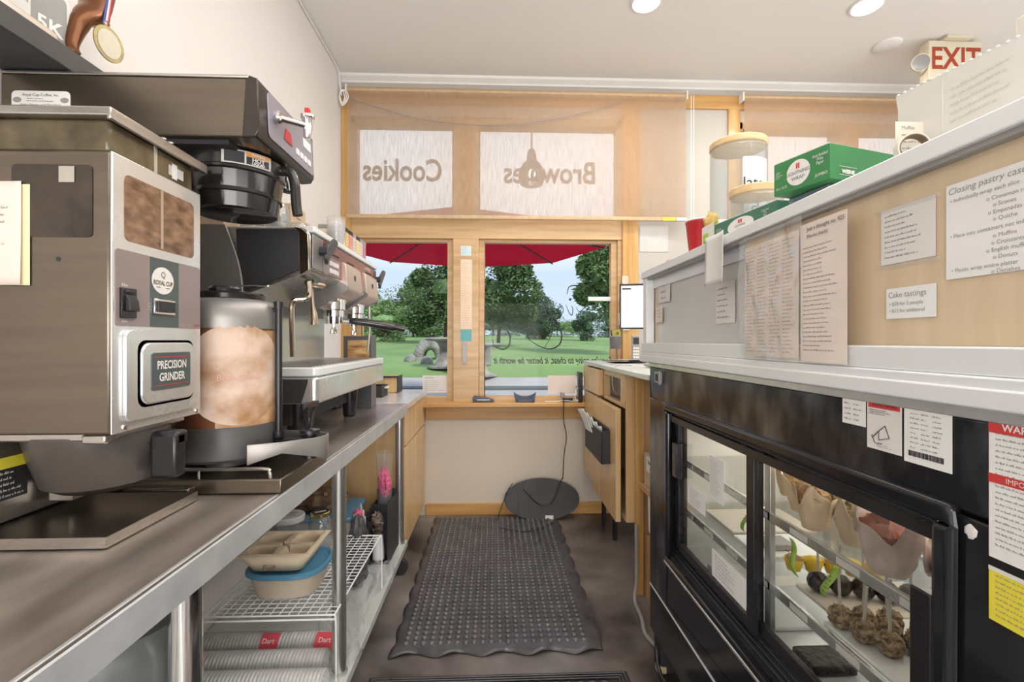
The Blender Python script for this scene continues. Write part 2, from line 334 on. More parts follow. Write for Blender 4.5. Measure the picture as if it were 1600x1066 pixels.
# cable along corner and strung across
pts = [(-1.07, 2.30, 3.125), (-1.07, 2.9, 3.12), (-1.07, 3.27, 3.118), (-1.065, 3.31, 3.05), (-1.055, 3.32, 2.95)]
one(MB().tube(cat(pts, 5), .005, 6), 'cable', white, 'white cable running down the corner where left wall meets ceiling', 'cable')
one(MB().tube(cat([(-1.055, D-.10, 2.95), (-.8, D-.10, 2.87), (-.5, D-.10, 2.795), (-.06, D-.10, 2.76), (.35, D-.10, 2.80), (.70, D-.10, 2.88), (.95, D-.10, 2.97)], 8), .0025, 6), 'wire', greyink, 'thin grey wire sagging across the face of the wide blind', 'wire')
b = MB()
for i in range(3): b.tube(cat([(-1.05+.01*i, D-.10, 2.99), (-1.03+.012*i, D-.11, 2.93), (-1.05, D-.10, 2.90-.01*i), (-1.065, D-.11, 2.95)], 5, True), .004, 6, True)
one(b, 'cord_knot', white, 'white knotted cord bundle at the top left corner of the wide blind', 'cord')
# ceiling fixtures
lampE = M('lamp_glow', (1, .95, .86), .5, emit=9, var=0)
for x, y, l in ((.844, 2.60, 'recessed ceiling light at top middle of the photo'), (2.09, 2.58, 'recessed ceiling light left of the exit sign')):
    r = root('recessed_light', l, 'ceiling light', (x, y, CH-.01))
    build(MB().lathe((x, y, CH), [(.058, -.001), (.082, -.001), (.085, -.008), (.075, -.012), (.058, -.004)], 28, cap=(0, 0)), 'trim_ring', white, r)
    build(MB().lathe((x, y, CH), [(0, -.003), (.058, -.003)], 24), 'bulb', lampE, r)
    light('AREA', 'lamp', (x, y, CH-.03), (0, 0, 0), 5, .12, col=(1, .93, .82))
one(MB().lathe((2.50, 2.92, CH), [(0, -.018), (.06, -.017), (.075, -.010), (.078, 0)], 28), 'ceiling_plate', ceilM, 'round off-white cover plate on the ceiling beside the exit sign', 'cover plate')
# exit sign
ivory = M('ivory_plastic', (.66, .60, .46), .4, var=.02)
r = root('exit_sign', 'ivory EXIT sign with red letters and an emergency lamp', 'exit sign', (2.86, 2.86, CH-.25))
build(MB().box(2.69, 3.03, 2.83, 2.90, CH-.265, CH-.022), 'housing', ivory, r, bevel=.006)
build(MB().box(2.78, 2.94, 2.80, 2.93, CH-.022, CH), 'ceiling_mount', ivory, r, bevel=.003)
F = FS(2.86, 2.83, CH-.14); build(MB().text('EXIT', .19, F, 0, .0, .001, bold=.004, sx=.82), 'lettering', M('exit_red', (.36, .045, .015), .5), r)
hd = build(MB().lathe((2.655, 2.86, CH-.15), [(.02, -.05), (.04, -.02), (.050, .015), (.050, .022)], 24, (-.35, -.9, -.25)).cyl((2.69, 2.87, CH-.2), (2.66, 2.88, CH-.17), .02), 'lamp_head', ivory, r)
hd2 = None
build(MB().lathe((2.655, 2.86, CH-.15), [(.046, .023), (.03, .027), (0, .029)], 24, (-.35, -.9, -.25)), 'lens', G('lamp_lens', (.8, .8, .8), .8, .08, .5, (.42, .42, .42)), hd)
# ================================================================ EXTERIOR
grassM = M('lawn', (.10, .185, .045), .9, 0, 0, .35, col2=(.20, .30, .09), detail=12, bump=.3, bscale=40)
def gz(y): # terrain profile
    pts = [(13, .25), (14.5, .47), (25, .86), (45, 1.5), (62, 1.95), (130, 3.0)]
    if y <= 13: return .25
    for (a, za), (c, zc) in zip(pts, pts[1:]):
        if y <= c: return za+(zc-za)*(y-a)/(c-a)
    return 3.0
def gxz(x, y): return gz(y)-max(0, x-4)*.02*min(1, (y-13)/20)
struct(MB().grid(lambda u, v: V((-70+140*u, 13+105*v**1.6, gxz(-70+140*u, 13+105*v**1.6))), 60, 60), 'ground_lawn', grassM)
conc = M('pale_concrete', (.33, .315, .30), .8, var=.06, scale=2, bump=.1)
struct(MB().box(-40, 40, 3.6, 12.2, -.12, -.02), 'ground_pavement', conc)
struct(MB().box(-40, 40, 12.2, 12.5, -.14, .05), 'ground_kerb', M('kerb_concrete', (.09, .11, .11), .8))
struct(MB().quad((-40, 12.5, .06), (40, 12.5, .06), (40, 13.0, .25), (-40, 13.0, .25)).box(-40, 40, 12.5, 13, -.2, .05), 'ground_verge', conc)
# umbrella
uc = V((-.45, 8.0)); zr, za, R = 2.85, 3.45, 2.35
r = root('patio_umbrella', 'large red octagonal patio umbrella outside the window', 'umbrella', (uc.x, uc.y, -.02))
def ucn(k, q=1): a = math.radians(45*k+90); return V((uc.x+R*q*math.cos(a), uc.y+R*q*math.sin(a), za+(zr-za)*q))
def canopy():
    m = bpy.data.materials.new('red_canvas'); m.use_nodes = True; n = m.node_tree; n.nodes.remove(n.nodes['Principled BSDF']); lk = n.links.new
    nz = n.nodes.new('ShaderNodeTexNoise'); nz.inputs['Scale'].default_value = 4; rr = n.nodes.new('ShaderNodeValToRGB'); rr.color_ramp.elements[0].color = (.24, .006, .016, 1); rr.color_ramp.elements[1].color = (.30, .010, .024, 1); lk(nz.outputs[0], rr.inputs[0])
    d = n.nodes.new('ShaderNodeBsdfDiffuse'); t = n.nodes.new('ShaderNodeBsdfTranslucent'); x = n.nodes.new('ShaderNodeMixShader'); x.inputs[0].default_value = .55
    for q in (d, t): lk(rr.outputs[0], q.inputs[0])
    lk(d.outputs[0], x.inputs[1]); lk(t.outputs[0], x.inputs[2]); lk(x.outputs[0], n.nodes['Material Output'].inputs[0]); return m
b = MB()
for k in range(8): b.quad(V((uc.x, uc.y, za)), ucn(k), ucn(k+1))
build(b, 'canopy', canopy(), r, smooth=False)
for k in range(8):
    p0 = V((uc.x, uc.y, za-.05)); p1 = ucn(k, .99)-V((0, 0, .03)); build(MB().tube([p0, p1], .014, 6), 'rib', blackM, r)
build(MB().cyl((uc.x, uc.y, 0), (uc.x, uc.y, za+.05), .024), 'pole', blackM, r)
build(MB().lathe((uc.x, uc.y, -.02), [(.3, 0), (.3, .05), (.06, .09), (.03, .3)], 28), 'base', blackM, r)
# pendant lamp outside the upper pane
r = root('pendant_lamp', 'bell shaped pendant lamp with glowing bulb seen through the blind', 'pendant lamp', (.30, 3.78, 2.50))
build(MB().lathe((.30, 3.78, 2.50), [(.085, 0), (.105, .05), (.10, .11), (.065, .17), (.04, .19), (.035, .25), (.022, .28), (0, .285)], 28, cap=(0, 0)), 'lamp_shade', G('smoky_glass', (.40, .40, .40), .5, .05, .35, (.2, .2, .2)), r, solid=.003)
build(MB().cyl((.30, 3.78, 2.78), (.30, 3.78, 3.26), .006, seg=8), 'flex', blackM, r)
build(MB().blob((.30, 3.78, 2.59), .033), 'bulb', M('bulb_glow', (1, .97, .92), .5, emit=30), r)
struct(MB().box(-2, 4.6, D+.15, 4.0, 3.24, 3.34), 'ground_eave', ceilM)
# trees: leaf clouds
def leafM(c1, c2):
    m = M('foliage', c1, .6, 0, 0, .8, col2=c2, detail=6); return m
def crown(seed, n, parts, size):
    R = random.Random(seed); vs = []; fs = []
    for i in range(n):
        c, rr = R.choice(parts)
        d = V((R.gauss(0, 1), R.gauss(0, 1), R.gauss(0, 1))).normalized()
        q = R.uniform(.72, 1.04)+.12*mnoise.noise(d*2.5+V((seed, 0, 0)))
        p = V(c)+V((d.x*rr[0], d.y*rr[1], d.z*rr[2]))*q
        a = V((R.gauss(0, 1), R.gauss(0, 1), R.gauss(0, .6))).normalized(); bb = a.cross(V((R.gauss(0, 1), R.gauss(0, 1), R.gauss(0, 1)))).normalized(); s = size*R.uniform(.6, 1.3)
        k = len(vs); vs += [p-a*s, p+bb*s*.45, p+a*s, p-bb*s*.45]; fs.append((k, k+1, k+2, k+3))
    return MB().add(vs, fs)
bark = M('bark', (.10, .075, .05), .9, var=.2)
fol = [leafM((.04, .085, .025), (.11, .18, .06)), leafM((.07, .13, .03), (.17, .26, .09)), leafM((.11, .20, .05), (.22, .34, .12)), leafM((.045, .085, .045), (.09, .15, .08))]
def tree(name, x, y, h, wd, seed, m, lab, c='tree', trunk=.25, n=4200, grp=None):
    n = int(n*2.6)
    R = random.Random(seed); z = gxz(x, y)-(.10*h if trunk < .02 else 0); r = root(name, lab, c, (x, y, z), grp)
    parts = [((x, y, z+h*(.55+trunk*.2)), (wd*.44, wd*.44, h*(.43-trunk*.35)))]
    for i in range(11):
        a = R.uniform(0, 6.28); q = R.uniform(.15, .36)*wd; hh = R.uniform(trunk+.12, .9)
        k = R.uniform(.13, .24); parts.append(((x+q*math.cos(a), y+q*math.sin(a), z+h*hh), (wd*k, wd*k, h*k*.75)))
    build(crown(seed, n, parts, (h*.024+.05)*.62), 'foliage', m, r, smooth=False)
    core = MB()
    for cc, rr in parts[:7]: core.blob(cc, [q*.36 for q in rr], 10, 7, .3, 3, seed)
    build(core, 'inner_foliage', m, r)
    tp = MB().tube([(x, y, z-.2), (x+.1, y, z+h*.3), (x-.1, y, z+h*.6)], .1, 8, rr=[h*.022, h*.016, h*.008])
    for i in range(4):
        a = R.uniform(0, 6.28); tp.tube([(x, y, z+h*.3), (x+wd*.2*math.cos(a), y+wd*.2*math.sin(a), z+h*.6)], .1, 6, rr=[h*.011, h*.004])
    build(tp, 'trunk', bark, r)
def px(u, y): return y*math.tan(math.atan((u-800)/740)+math.radians(2.17))
TR = [('broadleaf_tree', 600, 36, 3.3, 5.6, 2, 'round pale green low tree at left edge of the lawn', -.05, 4500),
      ('broadleaf_tree', 590, 70, 8.4, 7, 1, 'slim tree standing highest at the far left of the left window', .0, 3500),
      ('broadleaf_tree', 645, 52, 7.0, 8.0, 1, 'mid green full tree in the middle of the left window', .0, 5500),
      ('broadleaf_tree', 695, 32, 6.2, 5.2, 0, 'dark branching tree just left of the window post', .08, 7500),
      ('broadleaf_tree', 778, 27, 5.4, 5.2, 0, 'tall dark tree just right of the window post', .1, 8500),
      ('broadleaf_tree', 846, 42, 4.4, 4.6, 3, 'grey green tree behind the curly window lettering', .0, 5000),
      ('broadleaf_tree', 870, 58, 2.7, 6, 2, 'light green bushy tree under the open sky gap', -.1, 3500),
      ('broadleaf_tree', 917, 40, 2.9, 2.8, 3, 'small dark conifer like tree beside the sky gap', .0, 3500),
      ('broadleaf_tree', 965, 20, 4.9, 4.0, 1, 'large leafy tree at the right edge of the right window', .28, 8500),
      ('broadleaf_tree', 958, 62, 4.2, 7, 3, 'hazy dark tree low behind the large leafy right tree', -.1, 3500),
      ('broadleaf_tree', 770, 60, 5.2, 10, 3, 'low dark wood mass behind the dark trees by the window post', -.1, 4500),
      ('broadleaf_tree', 680, 62, 6.0, 8, 0, 'low dark wood mass behind the stone boulder', -.1, 4500),
      ('broadleaf_tree', 545, 56, 5.5, 8, 0, 'dark tree at far left almost hidden by the coffee machine', -.05, 3000)]
for i, (nm, u, y, h, wd, f, lab, tk, n) in enumerate(TR): tree(nm, px(u, y), y, h, wd, 11+i, fol[f], lab, trunk=tk, n=n)
for i, (u, y_) in enumerate([(500, 88), (575, 84), (640, 90), (705, 86), (770, 90), (835, 95), (895, 92), (950, 88), (1010, 84), (1100, 88), (1250, 88)]):
    tree('hedgerow_tree', px(u, y_), y_, 3.1+(i*37 % 5)*.2, 8.6, 60+i, fol[(i*2+1) % 4], '%s distant hedgerow tree from the left along the park edge' % ['first', 'second', 'third', 'fourth', 'fifth', 'sixth', 'seventh', 'eighth', 'ninth', 'tenth', 'last'][i], trunk=-.1, n=1500, grp='hedgerow trees along the park edge')
# stones and stone tables
y = 17.5; x = px(672, y); z = gz(y)
b = MB()
for j in range(15):
    a = math.pi*(-.12+1.24*j/14)
    for k in range(3): b.blob((x+.40*math.cos(a), y-.15+.25*k, z+.05+.52*math.sin(a)), (.20, .20, .22), 12, 8, .15, 3, j+k)
bo = one(b, 'boulder', stone, 'large hollowed grey boulder on the lawn', 'boulder')
one(MB().blob((px(641, 16.5), 16.5, gz(16.5)+.06), (.21, .2, .19), 20, 12, .10, 2, 5), 'boulder', stone, 'small boulder left of the hollowed boulder', 'boulder')
one(MB().blob((px(667, 15.5), 15.5, gz(15.5)+.06), (.21, .2, .2), 20, 12, .10, 2, 8), 'boulder', stone, 'small boulder in front of the hollowed boulder', 'boulder')
def stable(u, y, lab):
    x = px(u, y); z = gz(y); r = root('stone_table', lab, 'garden table', (x, y, z))
    build(MB().lathe((x, y, z), [(.52, .0), (.52, .05), (.34, .07), (.27, .16), (.17, .34), (.16, .60), (.22, .74), (.30, .80)], 20), 'pedestal', stone, r)
    build(MB().lathe((x, y, z), [(.30, .80), (.56, .83), (.60, .87), (.57, .92), (0, .92)], 28), 'tabletop', stone, r)
stable(695, 14.3, 'round stone pedestal table left of the window post')
stable(748, 13.2, 'round stone pedestal table half hidden behind right of the window post')
one(MB().box(px(760, 14.9)-.16, px(760, 14.9)+.16, 14.8, 15.0, gz(14.9), gz(14.9)+.70), 'stone_stool', stone, 'dark upright stone block next to the right stone table', 'stone seat', bevel=.03)
b = MB()
for k in range(5):
    xx = px(618+k*6, 58); zz = gz(58); b.box(xx-.05, xx+.05, 57.9, 58, zz, zz+1.9)
b.box(px(618, 58), px(630, 58), 57.9, 58, gz(58)+1.3, gz(58)+1.45)
one(b, 'playground_frame', white, 'small white play frame far away on the left lawn', 'play frame')
# writing on the glass (reads from the street)
gl = D+.052
b = MB().text('Cookies', .225, FN(-.665, gl, 2.485), 0, 0, 0, bold=.005, sx=.76)
one(b, 'window_lettering', greyink, 'COOKIES lettering on the upper left pane, mirrored from inside', 'lettering')
b = MB().text('Brownies', .225, FN(.41, gl, 2.48), 0, 0, 0, bold=.005, sx=.80)
one(b, 'window_lettering', greyink, 'BROWNIES lettering on the upper right pane, mirrored from inside', 'lettering')
F = FN(.885, gl, 1.105)
b = MB().text("if you're going to cheat, it better be worth it", .070, F, 0, 0, 0, align='LEFT', shear=.35, sx=.70, bold=.0012)
one(b, 'window_lettering', ink, 'one line italic quotation across the lower right pane', 'lettering')
def gp(x, y): # glass point from the photograph's layout
    t = math.tan(math.atan((x-800)/740)+math.radians(2.17))*gl; zc = t*math.sin(math.radians(2.17))+gl*math.cos(math.radians(2.17)); return V((t, gl, 1.25+(533-y)*zc/740))
b = MB()
for st, rr in (([(843, 470), (856, 485), (862, 500), (863, 520), (850, 545)], 2), ([(825, 530), (845, 542), (862, 545), (875, 537), (877, 520), (868, 500), (850, 492), (835, 495), (825, 490)], 3.4),
               ([(770, 530), (772, 540), (785, 546), (795, 540), (797, 528), (793, 517), (799, 527)], 3), ([(768, 495), (785, 508), (795, 522)], 1.6), ([(886, 460), (890, 448), (905, 446), (918, 447)], 2.4),
               ([(862, 478), (868, 492), (872, 483), (878, 478), (880, 488), (874, 492)], 1.8), ([(884, 476), (890, 490), (894, 492), (895, 482), (892, 478)], 2), ([(836, 460), (850, 474), (862, 500)], 2.4), ([(900, 480), (906, 487), (918, 474), (925, 455)], 1.8), ([(800, 520), (815, 518), (835, 512), (845, 500)], 1.5),
               ([(784, 505), (790, 500), (800, 496), (812, 503), (806, 514), (795, 512)], 1.5)):
    P = cat([gp(*q) for q in st], 8); n = len(P); b.tube(P, .003, 6, rr=[.0018*rr*(.35+.65*math.sin(math.pi*(i+.5)/n)) for i in range(n)])
b.blob(gp(891, 468), .010, 8, 6)
one(b, 'window_script', ink, 'large curly black script painted on the lower right pane', 'lettering')
def pap(name, F, w_, h_, lab, c='paper', mat=paper, rows=0, inkm=greyink, seed=1, head=None, curl=0, group=None, mar=.08, hsz=.1, cols=1):
    """sheet of paper lying in frame F (lower left at origin) with its print"""
    r = root(name, lab, c, F.p(w_/2, 0), group)
    build(MB().grid(lambda u, v: F.p(u*w_, v*h_, .0008+curl*((u-.5)**2*4+(1-v)**3*.6)), 10, 10), 'sheet', mat, r, solid=.0004, smooth=curl > 0, ang=20)
    dd = .0014
    if rows:
        b = MB(); top = h_*(1-mar)-(h_*hsz*1.3 if head else 0)
        for k in range(cols):
            a0 = w_*mar+k*(w_*(1-2*mar))/cols
            b.scrib(F, a0, a0+w_*(1-2*mar)/cols*.88, h_*mar, top, rows, d=dd+curl*.3, seed=seed+k)
        build(b, 'print', inkm, r)
    if head: build(MB().text(head, h_*hsz*1.1, F, w_*mar, h_*(1-mar-hsz*.5), dd+curl*.3, align='LEFT', sx=.9), 'heading', inkm, r)
    return r
pap('notice', FS(-.517, D+.035, .875), .195, .125, 'framed white notice at bottom of the left pane', 'notice', rows=6, seed=3, head='NOTICE', hsz=.14)
pap('notice', FN(.60, D+.042, .862), .205, .135, 'translucent taped sheet at bottom right of the right pane', 'notice', paperP, rows=7, seed=5)
one(MB().box(.69, .89, D+.03, D+.04, 1.545, 1.575), 'door_tag', whitef, 'short white strip stuck high on the right pane', 'strip')
# mullion papers
pap('card', FS(-.238, D-.0135, 1.862), .075, .07, 'small printed card topmost on the window post', 'card', M('pale_blue_paper', (.62, .78, .80), .6), rows=5, seed=8)
pap('receipt_list', FS(-.240, D-.0135, 1.335), .082, .50, 'long pink tinted list taped down the window post', 'paper list', M('pinkish_paper', (.86, .66, .50), .7), rows=26, inkm=M('faint_ink', (.6, .45, .36), .7), seed=9, mar=.04)
pap('card', FS(-.240, D-.0135, 1.25), .078, .082, 'teal and white card lowest on the window post', 'card', M('teal_card', (.12, .45, .50), .5), rows=3, seed=10)
# sill things
r = root('stapler', 'dark blue desk stapler on the window sill', 'stapler', (-.075, 3.35, .817))
dn = M('navy_plastic', (.05, .07, .11), .35)
build(MB().fbox(FS(-.15, 3.37, .817), 0, .15, 0, .014, -.01, .03), 'base', dn, r, bevel=.004)
build(MB().prism([(-.15, 3.34, .831), (-.01, 3.34, .828), (.0, 3.34, .835), (-.06, 3.34, .852), (-.14, 3.34, .862), (-.152, 3.34, .85)], (0, .034, 0)), 'arm', dn, r, bevel=.004)
build(MB().box(-.12, -.03, 3.337, 3.339, .833, .838), 'staple_rail', white, r)
r = root('card_holder', 'dark navy curved holder on the middle of the window sill', 'holder', (.22, 3.36, .817))
build(MB().grid(lambda u, v: V((.155+.13*u+(u-.5)*.03*v, 3.33+.05*v, .818+.035*v+.03*v*(2*abs(u-.5))**2)), 14, 5), 'rear_wall', dn, r, solid=.006)
build(MB().rpoly(FU(.22, 3.345, .817), -.062, .062, -.02, .03, .015, 0, .02), 'tray', dn, r, bevel=.003)
r = root('charger', 'black power adapter with tangled white cord on the right of the window sill', 'charger', (.52, 3.36, .817))
build(MB().box(.49, .56, 3.34, 3.38, .818, .845), 'adapter', blackP, r, bevel=.005)
build(MB().box(.47, .50, 3.33, 3.36, .845, .885), 'plug', greyP, r, bevel=.006)
build(MB().tube(cat([(.56, 3.35, .83), (.60, 3.33, .83), (.61, 3.34, .90), (.585, 3.35, .91), (.575, 3.34, .84), (.62, 3.33, .83)], 6), .003, 6).tube(cat([(.36, 3.34, .822), (.42, 3.335, .822), (.50, 3.33, .828), (.56, 3.335, .822)], 6), .003, 6), 'cord', white, r)
r = root('router', 'upright black thin box on window sill beside the drawers', 'network box', (.612, 3.37, .817))
build(MB().box(.595, .625, 3.31, 3.40, .817, 1.03), 'body', blackP, r, bevel=.006); build(MB().box(.5935, .595, 3.335, 3.375, .86, 1.0), 'front_panel', greyP, r)
one(MB().tube(cat([(.485, 3.335, .845), (.487, 3.29, .81), (.485, 3.285, .70), (.505, 3.29, .58), (.488, 3.29, .45), (.482, 3.30, .30), (.47, 3.30, .275), (.40, 3.27, .13), (.31, 3.262, .12), (.20, 3.29, .22)], 8), .0035, 6), 'power_cord', blackP, 'black cord dropping from sill across the oval board', 'cord')
one(MB().tube(cat([(.13, 3.32, .25), (.09, 3.28, .20), (.02, 3.22, .02), (.06, 3.10, .022), (.22, 3.04, .024), (.36, 3.14, .022), (.40, 3.20, .022)], 8), .003, 6), 'loose_cable', blackP, 'thin black cord looping on the mat in front of oval board', 'cord')
# oval board
r = root('oval_board', 'black oval board leaning against the wall under the window', 'board', (.335, 3.31, .005))
Fo = Fr((.335, 3.315, .14), (1, 0, 0), (0, .55, 1)); Fo.u = V((0, .32, .95)).normalized(); Fo.n = Fo.r.cross(Fo.u)
def oval(F, a, c, d0, d1, n=48): return MB().prism([F.p(a*math.cos(2*math.pi*k/n), c*math.sin(2*math.pi*k/n), d0) for k in range(n)], F.n*(d1-d0))
build(oval(Fo, .265, .142, -.006, .006), 'panel', M('slate_black', (.035, .034, .034), .5, var=.3, scale=8), r, bevel=.002)
build(MB().fbox(Fo, .02, .075, -.135, -.108, .0065, .009), 'sticker', paper, r)
build(MB().fbox(Fo, -.17, -.166, -.10, .10, .0062, .0075), 'wire', blackM, r)
# ================================================================ FLOOR MATS
def mat_mesh(x0, x1, y0, y1, lab, skew=0):
    r = root('anti_fatigue_mat', lab, 'floor mat', ((x0+x1)/2, (y0+y1)/2, 0))
    def edge(u, v, bw=.045):
        # plan position + ramped, scalloped rim
        wob = .006*math.sin(v*52)
        x = x0+(x1-x0)*u; y = y0+(y1-y0)*v
        return x, y
    def fn(u, v):
        x, y = edge(u, v); e_ = min(min(u, 1-u)*(x1-x0), min(v, 1-v)*(y1-y0)); z = .004+.011*min(1, e_/.045)
        lift = 0
        if v < .06: lift += .010*max(0, math.sin((x-x0)*34))*(1-v/.06)
        if u < .04: lift += .007*max(0, math.sin(y*40))*(1-u/.04)
        if u > .96: lift += .007*max(0, math.sin(y*38))*(1-(1-u)/.04)
        if v < .001: y -= .012*math.cos((x-x0)*34)
        if u < .001: x -= .007*math.cos(y*40)
        if u > .999: x += .007*math.cos(y*38)
        return V((x, y, z+lift))
    nu, nv = 56, 90
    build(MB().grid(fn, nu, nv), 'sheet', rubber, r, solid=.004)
    p = .0347; b = MB(); c = MB(); nx = int((x1-x0-.09)/p); ny = int((y1-y0-.10)/p)
    for i in range(nx+1):
        for j in range(ny+1):
            x = x0+.052+i*p; y = y0+.055+j*p
            if x > x1-.045 or y > y1-.045: continue
            b.lathe((x, y, .0155), [(.0120, -.001), (.0118, .0045), (.0095, .0085), (.005, .0105), (0, .011)], 10)
            if 0 < i < nx and 0 < j and i+1 <= nx: c.box(x+.0135, x+p-.0135, y-.010, y+.010, .0155, .0185)
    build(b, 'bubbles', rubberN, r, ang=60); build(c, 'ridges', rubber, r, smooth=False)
    return r
mat_mesh(-.41, .445, 1.885, 3.36, 'dark rubber anti-fatigue mat with round bubbles and curled edges')
# second mat with holes
r = root('drainage_mat', 'dark rubber mat with ring holes at the bottom edge of the photo', 'floor mat', (.02, 1.3, 0))
build(MB().box(-.46, .50, .75, 1.77, .001, .004), 'sheet', blackM, r)
b = MB()
for k in range(3): q = .012*k; b.tube([(-.445+q, .77, .008), (-.445+q, 1.755-q, .008), (.485-q, 1.755-q, .008), (.485-q, .77, .008)], .004, 6)
build(b, 'rim', rubber, r)
b = MB()
for i in range(19):
    for j in range(6):
        b.lathe((-.385+i*.0435, 1.69-j*.045, .004), [(.0205, 0), (.0205, .011), (.0165, .013), (.0135, .011), (.0135, 0)], 14, cap=(0, 0))
build(b, 'rings', rubber, r)
# ================================================================ LEFT: WORK TABLE
def screws(b, F, pts, r=.004):
    for a, c in pts: b.lathe(F.p(a, c, 0), [(r, 0), (r*.9, r*.45), (0, r*.6)], 10, tuple(F.n), cap=(0, 0))
    return b
TZ = .907
legM = M('steel_tube', (.55, .54, .52), .24, .9, .05, 3)
r = root('work_table', 'long steel work table carrying the coffee machines', 'work table', (-.77, 1.2, 0))
build(MB().box(-1.07, -.477, -.35, 2.62, TZ-.004, TZ).box(-1.07, -.50, -.35, 2.62, TZ-.03, TZ-.006), 'tabletop', steelT, r)
build(MB().prism([(-.50, -.35, TZ-.002), (-.482, -.35, TZ+.001), (-.474, -.35, TZ-.004), (-.473, -.35, TZ-.054), (-.48, -.35, TZ-.058), (-.50, -.35, TZ-.054)], (0, 2.975, 0)), 'front_edge', galv, r)
build(MB().box(-1.07, -.51, -.35, 2.60, .145, .165).box(-.51, -.47, -.35, 2.60, .135, .167), 'lower_shelf', M('shelf_galvanised', (.62, .65, .62), .42, .35, .1, 8), r, bevel=.002)
for x in (-.505, -1.035):
    for y in (.0, 1.565, 2.555):
        lg = build(MB().cyl((x, y, .10), (x, y, TZ-.05), .0225, seg=20).cyl((x, y, .12), (x, y, .175), .027, seg=20), 'leg', legM, r)
        build(MB().cyl((x+.0, y-.013, .045), (x, y+.013, .045), .044, seg=20).box(x-.012, x+.012, y-.02, y+.02, .06, .105), 'caster', blackM, lg, bevel=.003)
# ---------------------------------------------------------------- coffee grinder
taupe = M('taupe_panel', (.27, .215, .205), .3, var=.03); dkgreen = M('dark_green_panel', (.075, .095, .09), .35, var=.04)
beans = M('dusty_bean_window', (.10, .05, .025), .22, 0, 0, 28, (1, 1, 2), col2=(.34, .20, .12), detail=12)
beansD = M('dusty_dark_window', (.022, .015, .010), .2, 0, 0, 14, col2=(.06, .042, .03), detail=9)
r = root('coffee_grinder', 'boxy stainless coffee grinder with PRECISION GRINDER badge', 'coffee grinder', (-.82, .93, TZ))
build(MB().box(-1.04, -.645, .82, 1.06, 1.092, 1.57), 'body', steelH, r, bevel=.004)
F = FE(-.645, .82, 1.092)
fp = build(MB().fbox(F, 0, .24, 0, .478, .0, .004), 'front_panel', steelL, r, bevel=.002)
F = FE(-.641, 0, 0)
b = MB().rpoly(F, .846, 1.036, 1.425, 1.541, .012, -.001, .0006); build(b, 'bean_window', beans, fp)
build(MB().fbox(F, .936, .941, 1.427, 1.539, .0006, .002), 'window_divider', M('amber_divider', (.45, .34, .25), .4), fp)
build(MB().rpoly(FS(0, .82, 0), -.802, -.672, 1.424, 1.545, .008, -.001, .0015), 'side_window', beansD, r)
build(MB().cyl((-.728, .8195, 1.387), (-.728, .8215, 1.387), .004, seg=12), 'vent_hole', blackM, r)
cp = build(MB().rpoly(F, .826, 1.056, 1.276, 1.408, .006, 0, .0012), 'control_panel', taupe, fp)
build(MB().fbox(F, .906, .986, 1.277, 1.407, .0012, .0016), 'green_stripe', dkgreen, cp)
lo = MB().prism([F.p(.940+.030*math.cos(t*math.pi/20), 1.366+.026*math.sin(t*math.pi/20), .0016) for t in range(40)], (.0006, 0, 0))
build(lo, 'logo', paper, cp); build(MB().text('ROYAL CUP', .012, F, .940, 1.361, .0026, sx=.82, bold=.0004).text('Q', .016, F, .940, 1.377, .0026).fbox(F, .922, .932, 1.352, 1.3535, .0022, .0026).fbox(F, .948, .958, 1.352, 1.3535, .0022, .0026), 'logo_lettering', M('olive_ink', (.16, .13, .06), .5), cp)
build(MB().text('BUNN', .007, F, 1.045, 1.283, .002), 'maker_lettering', redink, cp)
sw = build(MB().fbox(F, .834, .868, 1.290, 1.342, .0012, .006), 'switch', blackP, cp, bevel=.001)
build(MB().prism([F.p(.840, 1.302, .006), F.p(.840, 1.332, .006), F.p(.840, 1.320, .014), F.p(.840, 1.302, .016)], F.r*.022).fbox(F, .840, .862, 1.333, 1.338, .006, .009), 'rocker', blackP, sw, bevel=.001)
sw = build(MB().fbox(F, .912, .970, 1.301, 1.330, .0016, .006), 'switch', chrome, cp, bevel=.001)
build(MB().fbox(F, .918, .964, 1.305, 1.326, .006, .010), 'rocker', blackP, sw, bevel=.001)
build(MB().scrib(F, .838, .864, 1.345, 1.349, 1, h=.9, d=.0016).scrib(F, .838, .862, 1.282, 1.286, 1, h=.9, d=.0016).scrib(F, .900, .908, 1.306, 1.322, 3, d=.002), 'tiny_lettering', paper, cp)
build(MB().rpoly(F, .842, 1.047, 1.108, 1.270, .014, 0, .007).rpoly(F, .866, 1.026, 1.128, 1.253, .02, .007, .004), 'embossed_plate', steelL, fp, bevel=.003)
pl = build(MB().rpoly(F, .872, 1.020, 1.134, 1.247, .02, .006, .0125), 'badge_mount', steelL, fp, bevel=.003)
build(MB().rpoly(F, .893, 1.003, 1.158, 1.228, .006, .0125, .014), 'badge', dkgreen, pl)
build(MB().text('PRECISION', .0215, F, .948, 1.204, .0145, sx=.80, bold=.0005).text('GRINDER', .0215, F, .948, 1.181, .0145, sx=.80, bold=.0005), 'badge_lettering', paper, pl)
build(MB().fbox(F, .900, .996, 1.219, 1.2202, .0142, .0146).fbox(F, .900, .996, 1.1655, 1.1667, .0142, .0146), 'badge_lines', redink, pl)
build(screws(MB(), F, [(.858, 1.190), (1.034, 1.190), (.846, 1.10), (1.046, 1.10)], .005), 'screws', chrome, fp)
hp = build(MB().box(-1.03, -.652, .828, 1.052, 1.57, 1.626), 'hopper', M('amber_hopper', (.05, .036, .02), .12, 0, 0, 16, col2=(.17, .135, .075), detail=9), r, bevel=.006)
build(MB().box(-.6525, -.6505, .934, .941, 1.572, 1.624), 'hopper_divider', M('hopper_rib', (.50, .46, .38), .4), hp)
